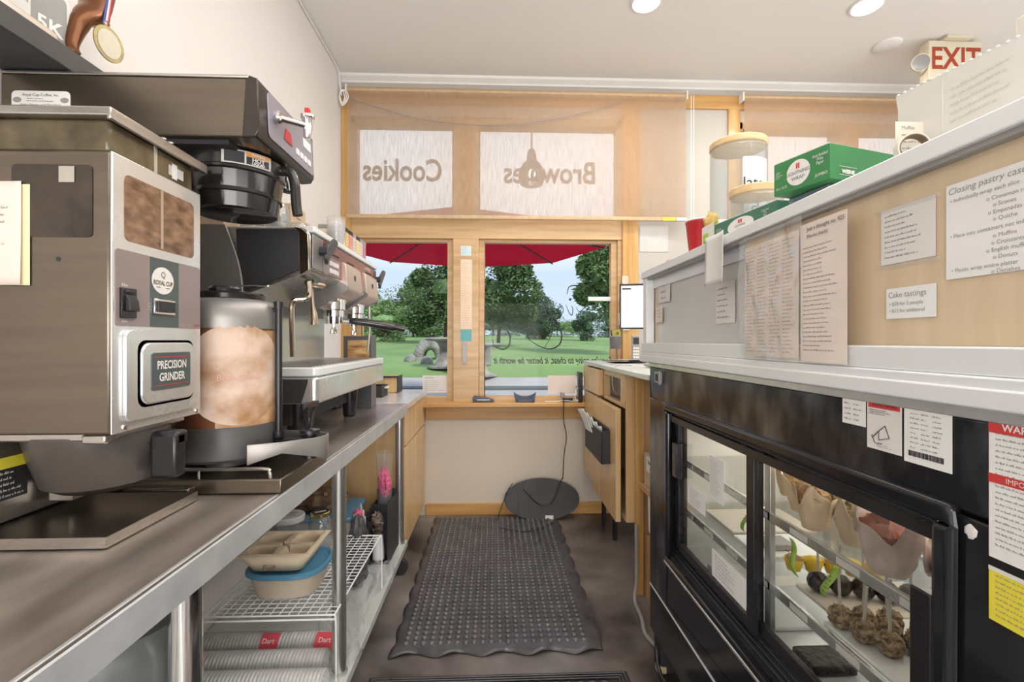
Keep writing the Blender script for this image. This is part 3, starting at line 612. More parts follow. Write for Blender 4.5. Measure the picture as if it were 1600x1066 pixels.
build(MB().box(-1.05, -.640, .812, 1.078, 1.626, 1.641).box(-.644, -.637, .812, 1.078, 1.620, 1.641), 'lid', steel, r, bevel=.002)
build(MB().lathe((-.642, .945, 1.641), [(.006, 0), (.006, .003), (0, .005)], 12).lathe((-.642, .965, 1.641), [(.006, 0), (.006, .003), (0, .005)], 12), 'lid_screws', chrome, r)
build(MB().blob((-.75, 1.0, 1.648), (.03, .012, .006), 14, 6), 'lid_knob', blackP, r)
build(MB().fbox(F, .975, 1.02, 1.585, 1.605, -.0115, -.011).fbox(F, .985, 1.0, 1.580, 1.61, -.011, -.0106), 'tape', paper, r)
build(MB().fbox(FS(0, .8195, 0), -.725, -.70, 1.515, 1.542, .0018, .0024), 'clear_tape', M('tape', (.42, .38, .33), .3), r)
build(MB().box(-1.06, -.86, .825, 1.055, .93, 1.092), 'column', steel, r, bevel=.003)
fu = build(MB().lathe((-.755, .94, 0), [(.062, .972), (.085, .985), (.103, 1.04), (.110, 1.075), (.110, 1.082)], 40), 'funnel', M('dark_funnel', (.085, .075, .068), .3, .2), r)
build(MB().box(-.86, -.665, .835, 1.045, 1.078, 1.093).box(-.70, -.66, .83, .85, 1.074, 1.09), 'funnel_rail', steel, r, bevel=.003)
build(MB().fbox(FE(-.60, .93, .99), -.012, .018, 0, .085, -.05, .0).box(-.665, -.60, .92, .955, 1.05, 1.078), 'funnel_handle', blackP, r, bevel=.006)
build(MB().box(-.845, -.80, .93, .975, .945, .985), 'spout', steel, r, bevel=.003)
build(MB().box(-1.05, -.636, .802, 1.040, .9095, .9275), 'drip_tray', steelH, r, bevel=.002)
build(MB().box(-.6365, -.635, .802, 1.040, .910, .928).box(-1.05, -.636, .8005, .802, .910, .928), 'tray_edge', steel, r)
F2 = FE(-.8595, .845, 1.0)
wl = build(MB().fbox(F2, .0, .06, -.03, .025, 0, .001), 'warning_label', blackM, r); build(MB().fbox(F2, .0, .06, .025, .045, 0, .001), 'yellow_band', yellow, wl); build(MB().scrib(F2, .004, .056, -.028, .022, 5, d=.0012, h=.3), 'label_print', paper, wl)
pap('note', FS(-.90, .8175, 1.343), .118, .172, 'creased handwritten note taped to the side of the grinder', 'note', paperP, rows=12, seed=21, curl=.003)
pap('note', FS(-.89, .8188, 1.343), .118, .168, 'yellowed sheet behind the handwritten note on the grinder', 'note', yellowed)
# ---------------------------------------------------------------- brewer
r = root('coffee_brewer', 'tall stainless coffee brewer with black funnel and hot water tap', 'coffee brewer', (-.78, 1.23, TZ))
hd = build(MB().prism([(-1.076, 1.075, 1.705), (-.56, 1.075, 1.705), (-.535, 1.075, 1.715), (-.528, 1.075, 1.74), (-.534, 1.075, 1.82), (-.548, 1.075, 1.835), (-1.076, 1.075, 1.835)], (0, .32, 0)), 'head', steelH, r, bevel=.003)
build(MB().box(-1.076, -.545, 1.073, 1.397, 1.835, 1.842), 'top_cover', steel, r, bevel=.002)
build(MB().prism([(-.56, 1.074, 1.703), (-.53, 1.074, 1.705), (-.522, 1.074, 1.72), (-.526, 1.074, 1.835), (-.545, 1.074, 1.842), (-.552, 1.074, 1.842)], (0, .322, 0)), 'front_bezel', M('bronze_bezel', (.05, .04, .035), .25, .4, var=.2), r, bevel=.003)
F = Fr((-.5215, 1.115, 1.722), (0, 1, 0), (-.0045, 0, .1)); F.n = F.r.cross(F.u)
pn = build(MB().rpoly(F, 0, .268, 0, .108, .014, 0, .003), 'control_panel', M('lilac_grey_panel', (.30, .28, .33), .25, .2, var=.03), r, bevel=.001)
b = MB()
for k in range(4): b.rpoly(F, .15+.026*k, .168+.026*k, .02, .036, .003, .003, .005)
b.rpoly(F, .20, .25, .06, .085, .004, .003, .0045); build(b, 'buttons', paper, pn)
build(MB().prism([F.p(.078, .028, .0035), F.p(.125, .028, .0035), F.p(.115, .058, .0035), F.p(.088, .058, .0035)], F.n*.0015), 'red_mark', red, pn)
tp = build(MB().lathe((-.512, 1.15, 1.783), [(.012, -.01), (.016, 0), (.014, .006)], 16, (1, 0, 0)).tube([(-.515, 1.15, 1.783), (-.485, 1.175, 1.783), (-.468, 1.19, 1.783)], .008, 12).lathe((-.463, 1.195, 1.752), [(.006, 0), (.008, .003), (.0145, .05), (.0165, .052), (.0165, .058), (0, .060)], 20), 'hot_water_tap', chrome, r)
build(MB().box(-.469, -.457, 1.189, 1.201, 1.811, 1.828), 'tap_handle', red, tp, bevel=.002)
build(MB().box(-1.076, -.60, 1.095, 1.375, 1.695, 1.706), 'underside', blackM, r)
build(MB().box(-1.076, -.93, 1.09, 1.38, .945, 1.70), 'column', steel, r, bevel=.004)
c0 = V((-.655, 1.232, 0)); blackG = M('black_gloss_funnel', (.02, .018, .017), .16, var=.3, rvar=.05, coat=.3)
fn_ = build(MB().lathe(c0, [(.088, 1.568), (.094, 1.572), (.100, 1.605), (.105, 1.607), (.105, 1.614), (.102, 1.616), (.108, 1.655), (.114, 1.658), (.114, 1.664), (.110, 1.667), (.112, 1.697)], 48), 'funnel', blackG, r)
def cylpatch(c, R, a0, a1, z0, z1, n=16, m=1): return MB().grid(lambda u, v: V((c.x+R*math.cos(math.radians(a0+(a1-a0)*u)), c.y+R*math.sin(math.radians(a0+(a1-a0)*u)), z0+(z1-z0)*v)), n, m)
def cyltext(b, txt, size, c, R, ang, z, sx=1, bold=0):
    t = MB().text(txt, size, Fr((0, 0, 0), (1, 0, 0), (0, 1, 0)), 0, 0, 0, sx=sx, bold=bold)
    b.add([V((c.x+R*math.cos(math.radians(ang)+v.x/R), c.y+R*math.sin(math.radians(ang)+v.x/R), z+v.y)) for v in t.v], t.f); return b
lb = build(cylpatch(c0, .1135, -78, -22, 1.666, 1.699), 'warning_label', paper, fn_, solid=.0004)
b = cylpatch(c0, .1142, -75, -54, 1.669, 1.696); q = cylpatch(c0, .1142, -52, -25, 1.669, 1.687); b.add(q.v, q.f); build(b, 'label_black', ink, fn_)
build(cylpatch(c0, .1142, -52, -25, 1.688, 1.697), 'label_orange', M('warning_orange', (.75, .30, .03), .5), fn_)
build(cyltext(cyltext(cyltext(MB(), 'HOT', .0125, c0, .1148, -38.5, 1.681, 1.1, .0004), 'LIQUID', .0085, c0, .1148, -38.5, 1.6725, 1.1, .0003), 'WARNING', .0075, c0, .1148, -38.5, 1.6925, .9, .0002), 'label_lettering', paper, fn_)
build(MB().tube(cat([(-.55, 1.235, 1.685), (-.525, 1.235, 1.683), (-.512, 1.235, 1.66), (-.507, 1.235, 1.60), (-.503, 1.235, 1.572)], 5), .0125, 12), 'funnel_handle', blackG, r)
build(MB().cyl((c0.x-.06, c0.y-.075, 1.545), (c0.x-.06, c0.y-.075, 1.57), .004, seg=8), 'drip_nozzle', blackM, r)
build(MB().cyl((-.56, 1.31, 1.655), (-.56, 1.31, 1.705), .018, seg=16), 'side_fitting', chrome, r)
build(MB().box(-1.076, -.474, 1.075, 1.362, .9095, .942).box(-.80, -.66, 1.05, 1.075, .912, .93), 'base_tray', steelH, r, bevel=.003)
build(MB().tube(cat([(-.95, 1.085, .962), (-.60, 1.085, .962), (-.515, 1.085, .962), (-.505, 1.085, .955), (-.503, 1.085, .942)], 4), .004, 8).tube([(-.66, 1.085, .942), (-.66, 1.085, .962)], .003, 6), 'near_rail', steel, r)
build(MB().tube(cat([(-.50, 1.34, .942), (-.50, 1.34, .975), (-.52, 1.34, .982), (-.70, 1.34, .982)], 4), .004, 8), 'far_rail', steel, r)
st = root('sticker', 'white rounded service sticker on the side of the brewer', 'sticker', (-.98, 1.073, 1.75))
F = FS(0, 1.0745, 0); build(MB().rpoly(F, -1.052, -.928, 1.735, 1.797, .010, .0002, .0008), 'label_sheet', paper, st)
build(MB().text('Royal Cup Coffee, Inc.', .0085, F, -.99, 1.788, .0012).text('Sales Name and Number', .0085, F, -.99, 1.766, .0012).scrib(F, -1.02, -.96, 1.772, 1.782, 2, d=.0012, h=.3).scrib(F, -1.03, -.95, 1.742, 1.750, 2, d=.0012, h=.3), 'lettering', ink, st)
build(MB().fbox(F, -1.045, -.935, 1.7595, 1.760, .0008, .001).fbox(F, -1.045, -.935, 1.7535, 1.754, .0008, .001), 'lines', redink, st)
b = MB()
for x in (-1.040, -.940): b.prism([F.p(x+.009*math.cos(t*math.pi/8), 1.777+.006*math.sin(t*math.pi/8), .0008) for t in range(16)], (0, -.0003, 0))
build(b, 'emblems', greyink, st)
# ---------------------------------------------------------------- thermal server
r = root('coffee_server', 'round thermal coffee server with a stained round label', 'coffee server', (-.665, 1.215, .942)); c1 = V((-.665, 1.215, 0))
build(MB().lathe(c1, [(.05, .945), (.05, .965), (.110, .968), (.116, .975), (.118, 1.045), (.116, 1.05)], 48), 'base', M('server_base', (.07, .068, .066), .4), r)
build(MB().lathe(c1, [(.1145, 1.048), (.1145, 1.285)], 48), 'barrel', M('brown_barrel', (.20, .075, .035), .35, .2, var=.3), r)
build(MB().lathe(c1, [(.116, 1.28), (.117, 1.30), (.116, 1.325), (.108, 1.342), (.095, 1.35), (.06, 1.356), (0, 1.357)], 48), 'shoulder', greyS, r)
li = build(MB().lathe(c1, [(.080, 1.354), (.082, 1.364), (.078, 1.368), (.05, 1.37), (.03, 1.374), (0, 1.375)], 36), 'lid', blackG, r)
build(MB().lathe((c1.x-.01, c1.y, 1.372), [(.034, 0), (.036, .008), (.032, .014), (0, .016)], 20, fn=lambda t, j: 1+.04*math.cos(12*t)), 'lid_knob', blackP, li)
build(MB().tube([(-.66, 1.20, 1.385), (-.60, 1.20, 1.388), (-.565, 1.20, 1.386)], .0018, 6).blob((-.562, 1.20, 1.386), .004, 8, 6), 'lid_pin', steel, li)
build(MB().tube(cat([(-.78, 1.14, 1.345), (-.76, 1.13, 1.375), (-.72, 1.125, 1.382), (-.70, 1.125, 1.36), (-.698, 1.125, 1.342)], 5), .006, 10), 'handle', greyP, r)
stain = M('stained_label', (.36, .19, .08), .6, 0, 0, 11, col2=(.70, .53, .43), detail=14, sharp=(.34, .60))
stain2 = M('brown_paper_label', (.34, .16, .06), .6, 0, 0, 14, col2=(.60, .40, .23), detail=12, sharp=(.35, .6))
build(cylpatch(c1, .1152, -75, 8, 1.043, 1.275, 20, 6), 'paper_label', stain2, r)
def discpatch(c, R, ang, zc, hw, n=40):
    vs = [V((c.x+R*math.cos(math.radians(ang)), c.y+R*math.sin(math.radians(ang)), zc))]; fs = []
    for j in range(1, 7):
        for k in range(n):
            t = 2*math.pi*k/n; a = math.radians(ang)+hw*j/6*math.cos(t)/R; vs.append(V((c.x+R*math.cos(a), c.y+R*math.sin(a), zc+hw*j/6*math.sin(t))))
    for k in range(n): fs.append((0, 1+k, 1+(k+1) % n))
    for j in range(5):
        for k in range(n): fs.append((1+j*n+k, 1+j*n+(k+1) % n, 1+(j+1)*n+(k+1) % n, 1+(j+1)*n+k))
    return MB().add(vs, fs)
build(discpatch(c1, .1162, -52, 1.172, .118), 'round_label', stain, r)
build(cyltext(MB(), 'Bold Coffee', .02, c1, .1172, -50, 1.165, 1), 'faint_lettering', M('faded_pink_ink', (.72, .42, .38), .7), r)
gx, gy = -.538, 1.205
build(MB().cyl((gx, gy, 1.015), (gx, gy, 1.345), .0085, seg=16).cyl((gx, gy, 1.33), (gx, gy, 1.348), .0115, seg=16).cyl((gx, gy, 1.01), (gx, gy, 1.025), .013, seg=16).box(-.60, gx, gy-.004, gy+.004, 1.322, 1.333), 'sight_gauge', blackP, r)
pt = [(-.565, 1.105), (-.50, 1.135), (-.44, 1.185), (-.425, 1.215), (-.43, 1.245), (-.46, 1.265), (-.56, 1.29)]
def zlow(i): return [.965, .985, .965, .95, .975, .985, .97][i]
vs = []; fs = []
for i, (x, y) in enumerate(pt): vs += [V((x, y, zlow(i))), V((x, y, 1.012))]
for i in range(len(pt)-1): fs.append((2*i, 2*i+2, 2*i+3, 2*i+1))
build(MB().add(vs, fs), 'faucet_guard', greyS, r, solid=.004, bevel=.001)
fc = build(MB().cyl((-.545, 1.215, 1.0), (-.455, 1.215, 1.0), .012, seg=14).cyl((-.465, 1.215, .955), (-.465, 1.215, 1.02), .016, .014, seg=16).cyl((-.465, 1.215, 1.018), (-.465, 1.215, 1.026), .024, seg=18), 'faucet', blackP, r)
build(MB().tube(cat([(-.465, 1.20, 1.03), (-.465, 1.185, 1.07), (-.462, 1.178, 1.09), (-.462, 1.25, 1.09), (-.465, 1.24, 1.07), (-.465, 1.225, 1.03)], 5), .0055, 8).box(-.468, -.456, 1.18, 1.25, 1.083, 1.096), 'faucet_handle', blackP, fc, bevel=.001)
# ---------------------------------------------------------------- espresso machine
r = root('espresso_machine', 'two group espresso machine with mauve front panel and steel drip tray', 'espresso machine', (-.78, 1.93, TZ))
mauve = M('mauve_front', (.30, .135, .13), .22, .45, var=.05); cream = M('cream_cover', (.62, .50, .43), .28, .3, var=.04)
prof = [(-1.05, 1.608), (-.605, 1.608), (-.583, 1.598), (-.575, 1.58), (-.575, 1.475), (-.59, 1.462), (-.64, 1.445), (-.80, 1.385), (-1.05, 1.385)]
build(MB().prism([(x, 1.505, z) for x, z in prof], (0, .82, 0)), 'body', steel, r, bevel=.004)
for y0 in (1.497, 2.325):
    s_ = build(MB().prism([(x, y0, z) for x, z in [(-.80, 1.60), (-.625, 1.60), (-.605, 1.585), (-.602, 1.475), (-.66, 1.447), (-.79, 1.398)]], (0, .008, 0)), 'side_panel', blackM, r, bevel=.006, seg=3)
    g = [(-1.05, 1.612), (-.83, 1.612)]+[(-.83+.055*math.sin(t*math.pi/2)*1.0, 1.612-.217*t) for t in [k/10 for k in range(1, 11)]]+[(-1.05, 1.385)]
    build(MB().prism([(x, y0-.004, z) for x, z in g], (0, .016, 0)), 'side_shell', greyS, r, bevel=.003)
    build(MB().prism([(-.625, y0-.002, 1.606), (-.60, y0-.002, 1.602), (-.578, y0-.002, 1.585), (-.574, y0-.002, 1.47), (-.60, y0-.002, 1.455), (-.605, y0-.002, 1.475), (-.607, y0-.002, 1.585)], (0, .012, 0)), 'side_trim', brass, r, bevel=.002)
build(MB().box(-.60, -.566, 1.515, 2.315, 1.593, 1.613), 'top_rail', whitef, r, bevel=.004)
F = FE(-.574, 0, 0)
pnl = build(MB().fbox(F, 1.60, 2.315, 1.478, 1.588, 0, .004), 'front_panel', mauve, r, bevel=.002)
build(MB().fbox(F, 1.515, 1.60, 1.478, 1.588, 0, .004), 'steam_panel', greyS, r, bevel=.002)
build(MB().fbox(F, 1.60, 1.76, 1.478, 1.54, .004, .006), 'keypad', taupe, r)
b = MB()
for k in range(4):
    for j in range(2): b.rpoly(F, 1.66+.024*k, 1.676+.024*k, 1.486+.026*j, 1.502+.026*j, .003, .006, .009)
build(b, 'buttons', paper, r)
build(MB().fbox(F, 1.68, 1.76, 1.553, 1.557, .004, .006).fbox(F, 1.86, 1.95, 1.553, 1.557, .004, .006).fbox(F, 2.12, 2.22, 1.553, 1.557, .004, .006), 'slots', blackM, pnl)
build(MB().text('nuova SIMONELLI', .018, F, 2.15, 1.572, .0055, sx=.8).text('Appia', .016, F, 1.66, 1.572, .0055), 'lettering', paper, pnl)
for y0, y1 in ((1.80, 2.00), (2.07, 2.27)):
    gc = build(MB().prism([(x, y0, z) for x, z in [(-.568, 1.548), (-.556, 1.54), (-.548, 1.455), (-.556, 1.44), (-.60, 1.415), (-.66, 1.372), (-.66, 1.48)]], (0, y1-y0, 0)), 'group_cover', cream, r, bevel=.004)
    build(MB().box(-.553, -.549, (y0+y1)/2-.006, (y0+y1)/2+.006, 1.487, 1.507), 'emblem', ink, gc)
    for yy in (y0-.004, y1): build(MB().prism([(x, yy, z) for x, z in [(-.572, 1.47), (-.545, 1.455), (-.545, 1.443), (-.60, 1.408), (-.70, 1.345), (-.76, 1.345), (-.76, 1.40), (-.60, 1.46)]], (0, .004, 0)), 'cover_edge', greyS, gc)
    yc = (y0+y1)/2
    gh = build(MB().cyl((-.635, yc, 1.372), (-.635, yc, 1.415), .045, seg=28).cyl((-.635, yc, 1.345), (-.635, yc, 1.372), .040, seg=28).box(-.70, -.60, yc-.05, yc+.05, 1.40, 1.43), 'group_head', chrome, r, bevel=.002)
    ph = build(MB().cyl((-.635, yc, 1.318), (-.635, yc, 1.347), .034, .037, seg=24).tube([(-.635, yc, 1.322), (-.635, yc, 1.30), (-.635, yc+.02, 1.29), (-.635, yc+.022, 1.278)], .007, 8).tube([(-.635, yc, 1.30), (-.635, yc-.02, 1.29), (-.635, yc-.022, 1.278)], .007, 8).tube([(-.61, yc, 1.333), (-.57, yc+.01, 1.330)], .007, 8), 'portafilter', chrome, gh)
    dy = .05 if y0 < 2 else .02
    build(MB().tube([(-.575, yc+.01, 1.330), (-.56, yc+.012, 1.329), (-.50, yc+.02+dy*.3, 1.322), (-.45, yc+.02+dy*.5, 1.314), (-.41, yc+.02+dy*.8, 1.305)], .01, 14, rr=[.010, .0145, .0155, .017, .014]), 'handle', blackG, gh)
for y0, nm in ((1.575, 'steam_lever'), (2.30, 'steam_lever')):
    lv = build(MB().cyl((-.575, y0, 1.545), (-.545, y0, 1.545), .014, seg=14), 'steam_lever', blackM, r)
    build(MB().prism([(-.556, y0+a, z) for a, z in [(-.012, 1.52), (.004, 1.50), (.02, 1.52), (.105, 1.588), (.095, 1.60), (.07, 1.60), (.0, 1.56)]], (.012, 0, 0)), 'lever_paddle', M('charcoal_paddle', (.05, .055, .06), .35), lv, bevel=.004)
build(MB().tube(cat([(-.595, 1.545, 1.44), (-.592, 1.54, 1.40), (-.60, 1.53, 1.385), (-.628, 1.52, 1.38), (-.638, 1.52, 1.36), (-.638, 1.52, 1.30), (-.635, 1.52, 1.20)], 6), .0085, 10), 'steam_wand', brass, r)
build(MB().tube([(-.62, 1.63, 1.45), (-.615, 1.63, 1.37), (-.612, 1.63, 1.34), (-.610, 1.63, 1.305)], .006, 12, rr=[.006, .0065, .013, .015]), 'hot_water_spout', brass, r)
build(MB().box(-.585, -.59, 1.56, 1.60, 1.44, 1.455).tube([(-.61, 1.57, 1.44), (-.59, 1.66, 1.44)], .01, 8), 'wand_joint', chrome, r)
build(MB().tube([(-.60, 2.30, 1.45), (-.60, 2.31, 1.30), (-.61, 2.315, 1.20)], .006, 8), 'far_steam_wand', steel, r)
build(MB().box(-.85, -.82, 1.51, 2.32, 1.04, 1.39), 'splashback', M('satin_splash', (.72, .76, .74), .22, .6, .06, 3), r)
build(MB().box(-1.05, -.85, 1.52, 2.31, .96, 1.39), 'rear_housing', steelH, r, bevel=.004)
tr = build(MB().rpoly(FU(-.755, 1.945, 1.052), -.205, .205, -.445, .445, .018, 0, .085), 'drip_tray', steelL, r, bevel=.008, seg=3)
build(MB().rpoly(FU(-.755, 1.945, 1.1385), -.205, .205, -.445, .445, .018, 0, .028), 'tray_rim', whitef, tr, bevel=.004)
b = MB()
for k in range(30): b.box(-.93, -.58, 1.53+k*.0285, 1.542+k*.0285, 1.1665, 1.169)
build(b, 'tray_grid', steel, tr)
build(MB().prism([(-.96, 1.502, 1.055), (-.60, 1.502, 1.055), (-.58, 1.502, 1.12), (-.58, 1.502, 1.13), (-.96, 1.502, 1.13)], (0, -.003, 0)), 'tray_end', M('dark_tray_end', (.05, .05, .05), .3), tr)
build(MB().box(-1.04, -.66, 1.56, 2.27, .975, 1.055), 'chassis', blackM, r)
for x, y in ((-.66, 2.19), (-.66, 1.62), (-1.0, 2.19), (-1.0, 1.62)): build(MB().lathe((x, y, TZ+.0005), [(.022, 0), (.028, .006), (.037, .12), (.037, .15)], 24), 'foot', blackP if x > -.9 else blackP, r)
# ---------------------------------------------------------------- on top of the machine
def cupglass(x, y, lab, h=.07, R=.034):
    rr = root('espresso_glass', lab, 'glass', (x, y, 1.613), 'upturned glasses on the espresso machine')
    build(MB().lathe((x, y, 1.6135), [(R, 0), (R*1.02, h*.2), (R*.95, h*.7), (R*.75, h*.93), (R*.4, h), (0, h)], 20, cap=(0, 0)), 'bowl', jarG, rr, solid=.0025)
    build(MB().tube([(x+R*math.cos(t*.5), y+R*math.sin(t*.5), 1.615) for t in range(12)], .002, 5), 'rim', jarG, rr)
gl_l = ['first upturned glass from the near end of the espresso machine top', 'second upturned glass from the near end of the espresso machine top', 'third upturned glass from the near end of the espresso machine top', 'fourth upturned glass from the near end of the espresso machine top', 'fifth upturned glass from the near end of the espresso machine top', 'farthest upturned glass on the espresso machine top']
for i in range(6): cupglass(-.70-.03*(i % 2), 1.56+.083*i, gl_l[i], .085 if i < 2 else .06)
for x, y, l in ((-.80, 1.60, 'upturned glass in the rear row nearest the camera'), (-.80, 1.70, 'upturned glass in the rear row behind the nearest one')): cupglass(x, y, l, .09)
for i, (x0, x1, y0, y1, z0, z1, l) in enumerate([(-1.06, -.86, 1.54, 1.74, 1.613, 1.84, 'pale cardboard box nearest the brewer on top of the espresso machine'), (-1.06, -.84, 1.76, 1.95, 1.613, 1.80, 'middle cardboard box on top of the espresso machine'),
                                            (-1.06, -.83, 1.97, 2.12, 1.613, 1.815, 'tall cardboard box on top of the espresso machine against the wall'), (-1.06, -.83, 2.135, 2.29, 1.613, 1.775, 'low slatted cardboard box at the far end of the espresso machine top')]):
    rr = root('cardboard_box', l, 'box', ((x0+x1)/2, (y0+y1)/2, z0)); build(MB().box(x0, x1, y0, y1, z0, z1), 'carton', card, rr, bevel=.002)
    build(MB().box(x1, x1+.0006, y0+.01, y1-.01, (z0+z1)/2-.001, (z0+z1)/2+.001).box(x1, x1+.0006, (y0+y1)/2-.02, (y0+y1)/2+.02, z1-.05, z1-.045), 'flap_line', M('carton_line', (.18, .12, .08), .8), rr)
tb = [((.80, .72, .62), 'cream'), ((.75, .52, .20), 'orange'), ((.72, .32, .26), 'coral'), ((.70, .60, .55), 'pale pink'), ((.78, .70, .35), 'yellow'), ((.75, .62, .60), 'rose'), ((.55, .25, .28), 'plum')]
for i, (c, n_) in enumerate(tb):
    y = 1.99+.054*i; rr = root('tea_box', '%s tea box in the row on the espresso machine' % n_, 'tea box', (-.66, y, 1.613), 'tea boxes standing on the espresso machine')
    bx = build(MB().box(-.72, -.625, y-.021, y+.021, 1.6135, 1.728), 'carton', M('tea_'+n_.replace(' ', '_'), c, .5, var=.12, scale=20), rr, bevel=.001)
    build(MB().box(-.721, -.624, y-.0215, y+.0215, 1.712, 1.7285), 'dark_top', ink if i in (1, 2, 4) else greyP, rr)
    build(MB().scrib(FE(-.6245, y-.017, 1.63), 0, .034, 0, .07, 5, seed=30+i), 'print', greyink, rr)
rr = root('cup_stack', 'stack of clear plastic cups beside the tea boxes', 'cups', (-.63, 1.92, 1.613))
for k in range(5): build(MB().lathe((-.635, 1.93, 1.6135+.014*k), [(.025, 0), (.035, .07), (.037, .072), (.037, .076)], 20, cap=(1, 0)), 'cup', cupP, rr)
# small table things beyond
def pbox(name, lab, c, x0, x1, y0, y1, z0, z1, m, open_=False):
    rr = root(name, lab, c, ((x0+x1)/2, (y0+y1)/2, z0))
    if open_:
        t = .008; b = MB().box(x0, x1, y0, y1, z0, z0+t).box(x0, x0+t, y0, y1, z0, z1).box(x1-t, x1, y0, y1, z0, z1).box(x0+t, x1-t, y0, y0+t, z0, z1).box(x0+t, x1-t, y1-t, y1, z0, z1)
    else: b = MB().box(x0, x1, y0, y1, z0, z1)
    build(b, 'body', m, rr, bevel=.002); return rr
CT = .9075
rr = pbox('storage_tray', 'open black plastic tray on the far end of the left counter', 'tray', -.85, -.68, 2.90, 3.06, CT, .975, blackM, True)
build(MB().box(-.68, -.665, 2.97, 3.04, .955, .965), 'label_tab', paper, rr)
rr = pbox('napkin_box', 'light wood box with black rim at the far end of the left counter', 'box', -.79, -.64, 3.16, 3.30, CT, 1.015, cabWood, True); build(MB().box(-.6405, -.634, 3.155, 3.305, CT, 1.018).box(-.795, -.634, 3.15, 3.16, 1.008, 1.018), 'rim', blackM, rr)
rr = root('striped_tin', 'small ribbed grey canister beneath the end of the drip tray', 'canister', (-.76, 2.79, CT)); build(MB().lathe((-.76, 2.79, CT), [(.030, 0)]+[(.030+.002*(k % 2), .008*k+.004) for k in range(9)]+[(.028, .08), (0, .081)], 24), 'body', greyS, rr)
rr = pbox('label_tin', 'black tin with gold print under the espresso machine', 'tin', -.90, -.79, 2.40, 2.50, TZ+.0005, 1.0, blackP); build(MB().scrib(FS(-.895, 2.3985, .915), 0, .10, 0, .075, 5, h=.5), 'gold_print', M('gold_ink', (.45, .32, .10), .4), rr)
rr = pbox('picture_box', 'dark box with a glowing orange sunset picture behind the drip tray', 'box', -.76, -.62, 2.42, 2.52, TZ+.0005, 1.275, M('grey_box', (.11, .11, .12), .4))
sun_ = M('sunset_picture', (.30, .05, .01), .35, 0, 0, 14, (1, 1, 3), col2=(.95, .70, .30), detail=6)
build(MB().fbox(FS(-.75, 2.4195, 1.10), .012, .12, .03, .155, 0, .0006), 'picture', sun_, rr)
# base cabinet left
r = root('base_cabinet', 'maple base cabinet with doors at the left under the window', 'cabinet', (-.78, 3.0, 0))
build(MB().box(-1.07, -.512, 2.645, 3.40, .09, .868).box(-1.05, -.56, 2.66, 3.39, 0, .09), 'carcass', cabWood, r)
for y0, y1 in ((2.65, 2.985), (2.993, 3.395)):
    dr = build(MB().box(-.511, -.492, y0, y1, .10, .655), 'door', cabWood, r, bevel=.002)
    dw = build(MB().box(-.511, -.492, y0, y1, .665, .862), 'drawer', cabWood, r, bevel=.002)
one(MB().box(-1.075, -.475, 2.63, 3.39, .872, .9065), 'worktop', M('pale_laminate', (.70, .70, .69), .25, .3), 'pale worktop over the maple cabinet under the window', 'worktop', bevel=.002)
# ================================================================ UNDER THE TABLE
SZ = .1675
r = root('wire_rack', 'white wire shelf rack standing under the steel table', 'wire rack', (-.695, 1.79, SZ)); wr = MB()
x0, x1, y0, y1, z = -.895, -.495, 1.49, 2.09, .40
b = MB().tube(cat([(x0, y0, z), (x1, y0, z), (x1, y1, z), (x0, y1, z)], 1, True), .0032, 8, True)
build(b.tube([(x0, y0, z-.014), (x1, y0, z-.014)], .003, 6), 'frame', white, r)
b = MB()
for k in range(1, 24): b.tube([(x0, y0+k*.025, z-.003), (x1, y0+k*.025, z-.003)], .0017, 5)
build(b, 'cross_wires', white, r); b = MB()
for k in range(1, 14): b.tube([(x0+k*.0286, y0, z), (x0+k*.0286, y1, z)], .0017, 5)
build(b, 'long_wires', white, r)
for x in (x0, x1):
    for y in (y0, y1): build(MB().tube(cat([(x, y, z), (x+(.004 if x > -.6 else -.004), y, z-.03), (x+(.005 if x > -.6 else -.005), y, SZ+.002)], 3), .003, 8), 'leg', white, r)
# cup sleeves
def sleeve(xa, xb, y, lab, redb):
    R = .043; z = SZ+R+.003; rr = root('cup_sleeve', lab, 'cups', ((xa+xb)/2, y, SZ), 'sleeves of clear plastic cups')
    n = int((xb-xa)/.0115); prof = []
    for k in range(n): prof += [(R*.90, k*.0115), (R*.985, k*.0115+.003), (R*.985, k*.0115+.006), (R*.93, k*.0115+.0085)]
    build(MB().lathe((xa, y, z), prof, 28, (1, 0, 0)), 'cups', M('stacked_cups', (.55, .54, .52), .25, .1, .12, 30), rr)
    build(MB().lathe((xa-.01, y, z), [(.01, -.03), (R*.7, -.01), (R*1.03, .01), (R*1.03, xb-xa), (R*.6, xb-xa+.02), (.012, xb-xa+.04)], 24, (1, 0, 0), fn=lambda t, j: 1+.03*math.sin(5*t+j), cap=(0, 0)), 'plastic_bag', film, rr)
    if redb:
        for a, c in redb:
            q = MB().grid(lambda u, v: V((a+(c-a)*u, y-R*1.06*math.cos(.2+1.3*v), z+R*1.06*math.sin(.2+1.3*v))), 4, 10); build(q, 'red_print', M('pink_red_print', (.72, .09, .12), .45), rr, label='red printed band on the sleeve')
            q = MB().text('Dart', .022, Fr(((a+c)/2, y-R*.80, z+R*.83), (1, 0, 0), (0, .70, .71)), 0, 0, .0035); build(q, 'lettering', paper, rr)
sleeve(-.99, -.52, 1.640, 'rearmost sleeve of clear plastic cups with red print', [(-.78, -.72), (-.60, -.53)])
sleeve(-1.0, -.53, 1.545, 'middle sleeve of clear plastic cups without print', None)
sleeve(-.98, -.50, 1.450, 'front sleeve of clear plastic cups nearest the camera', None)
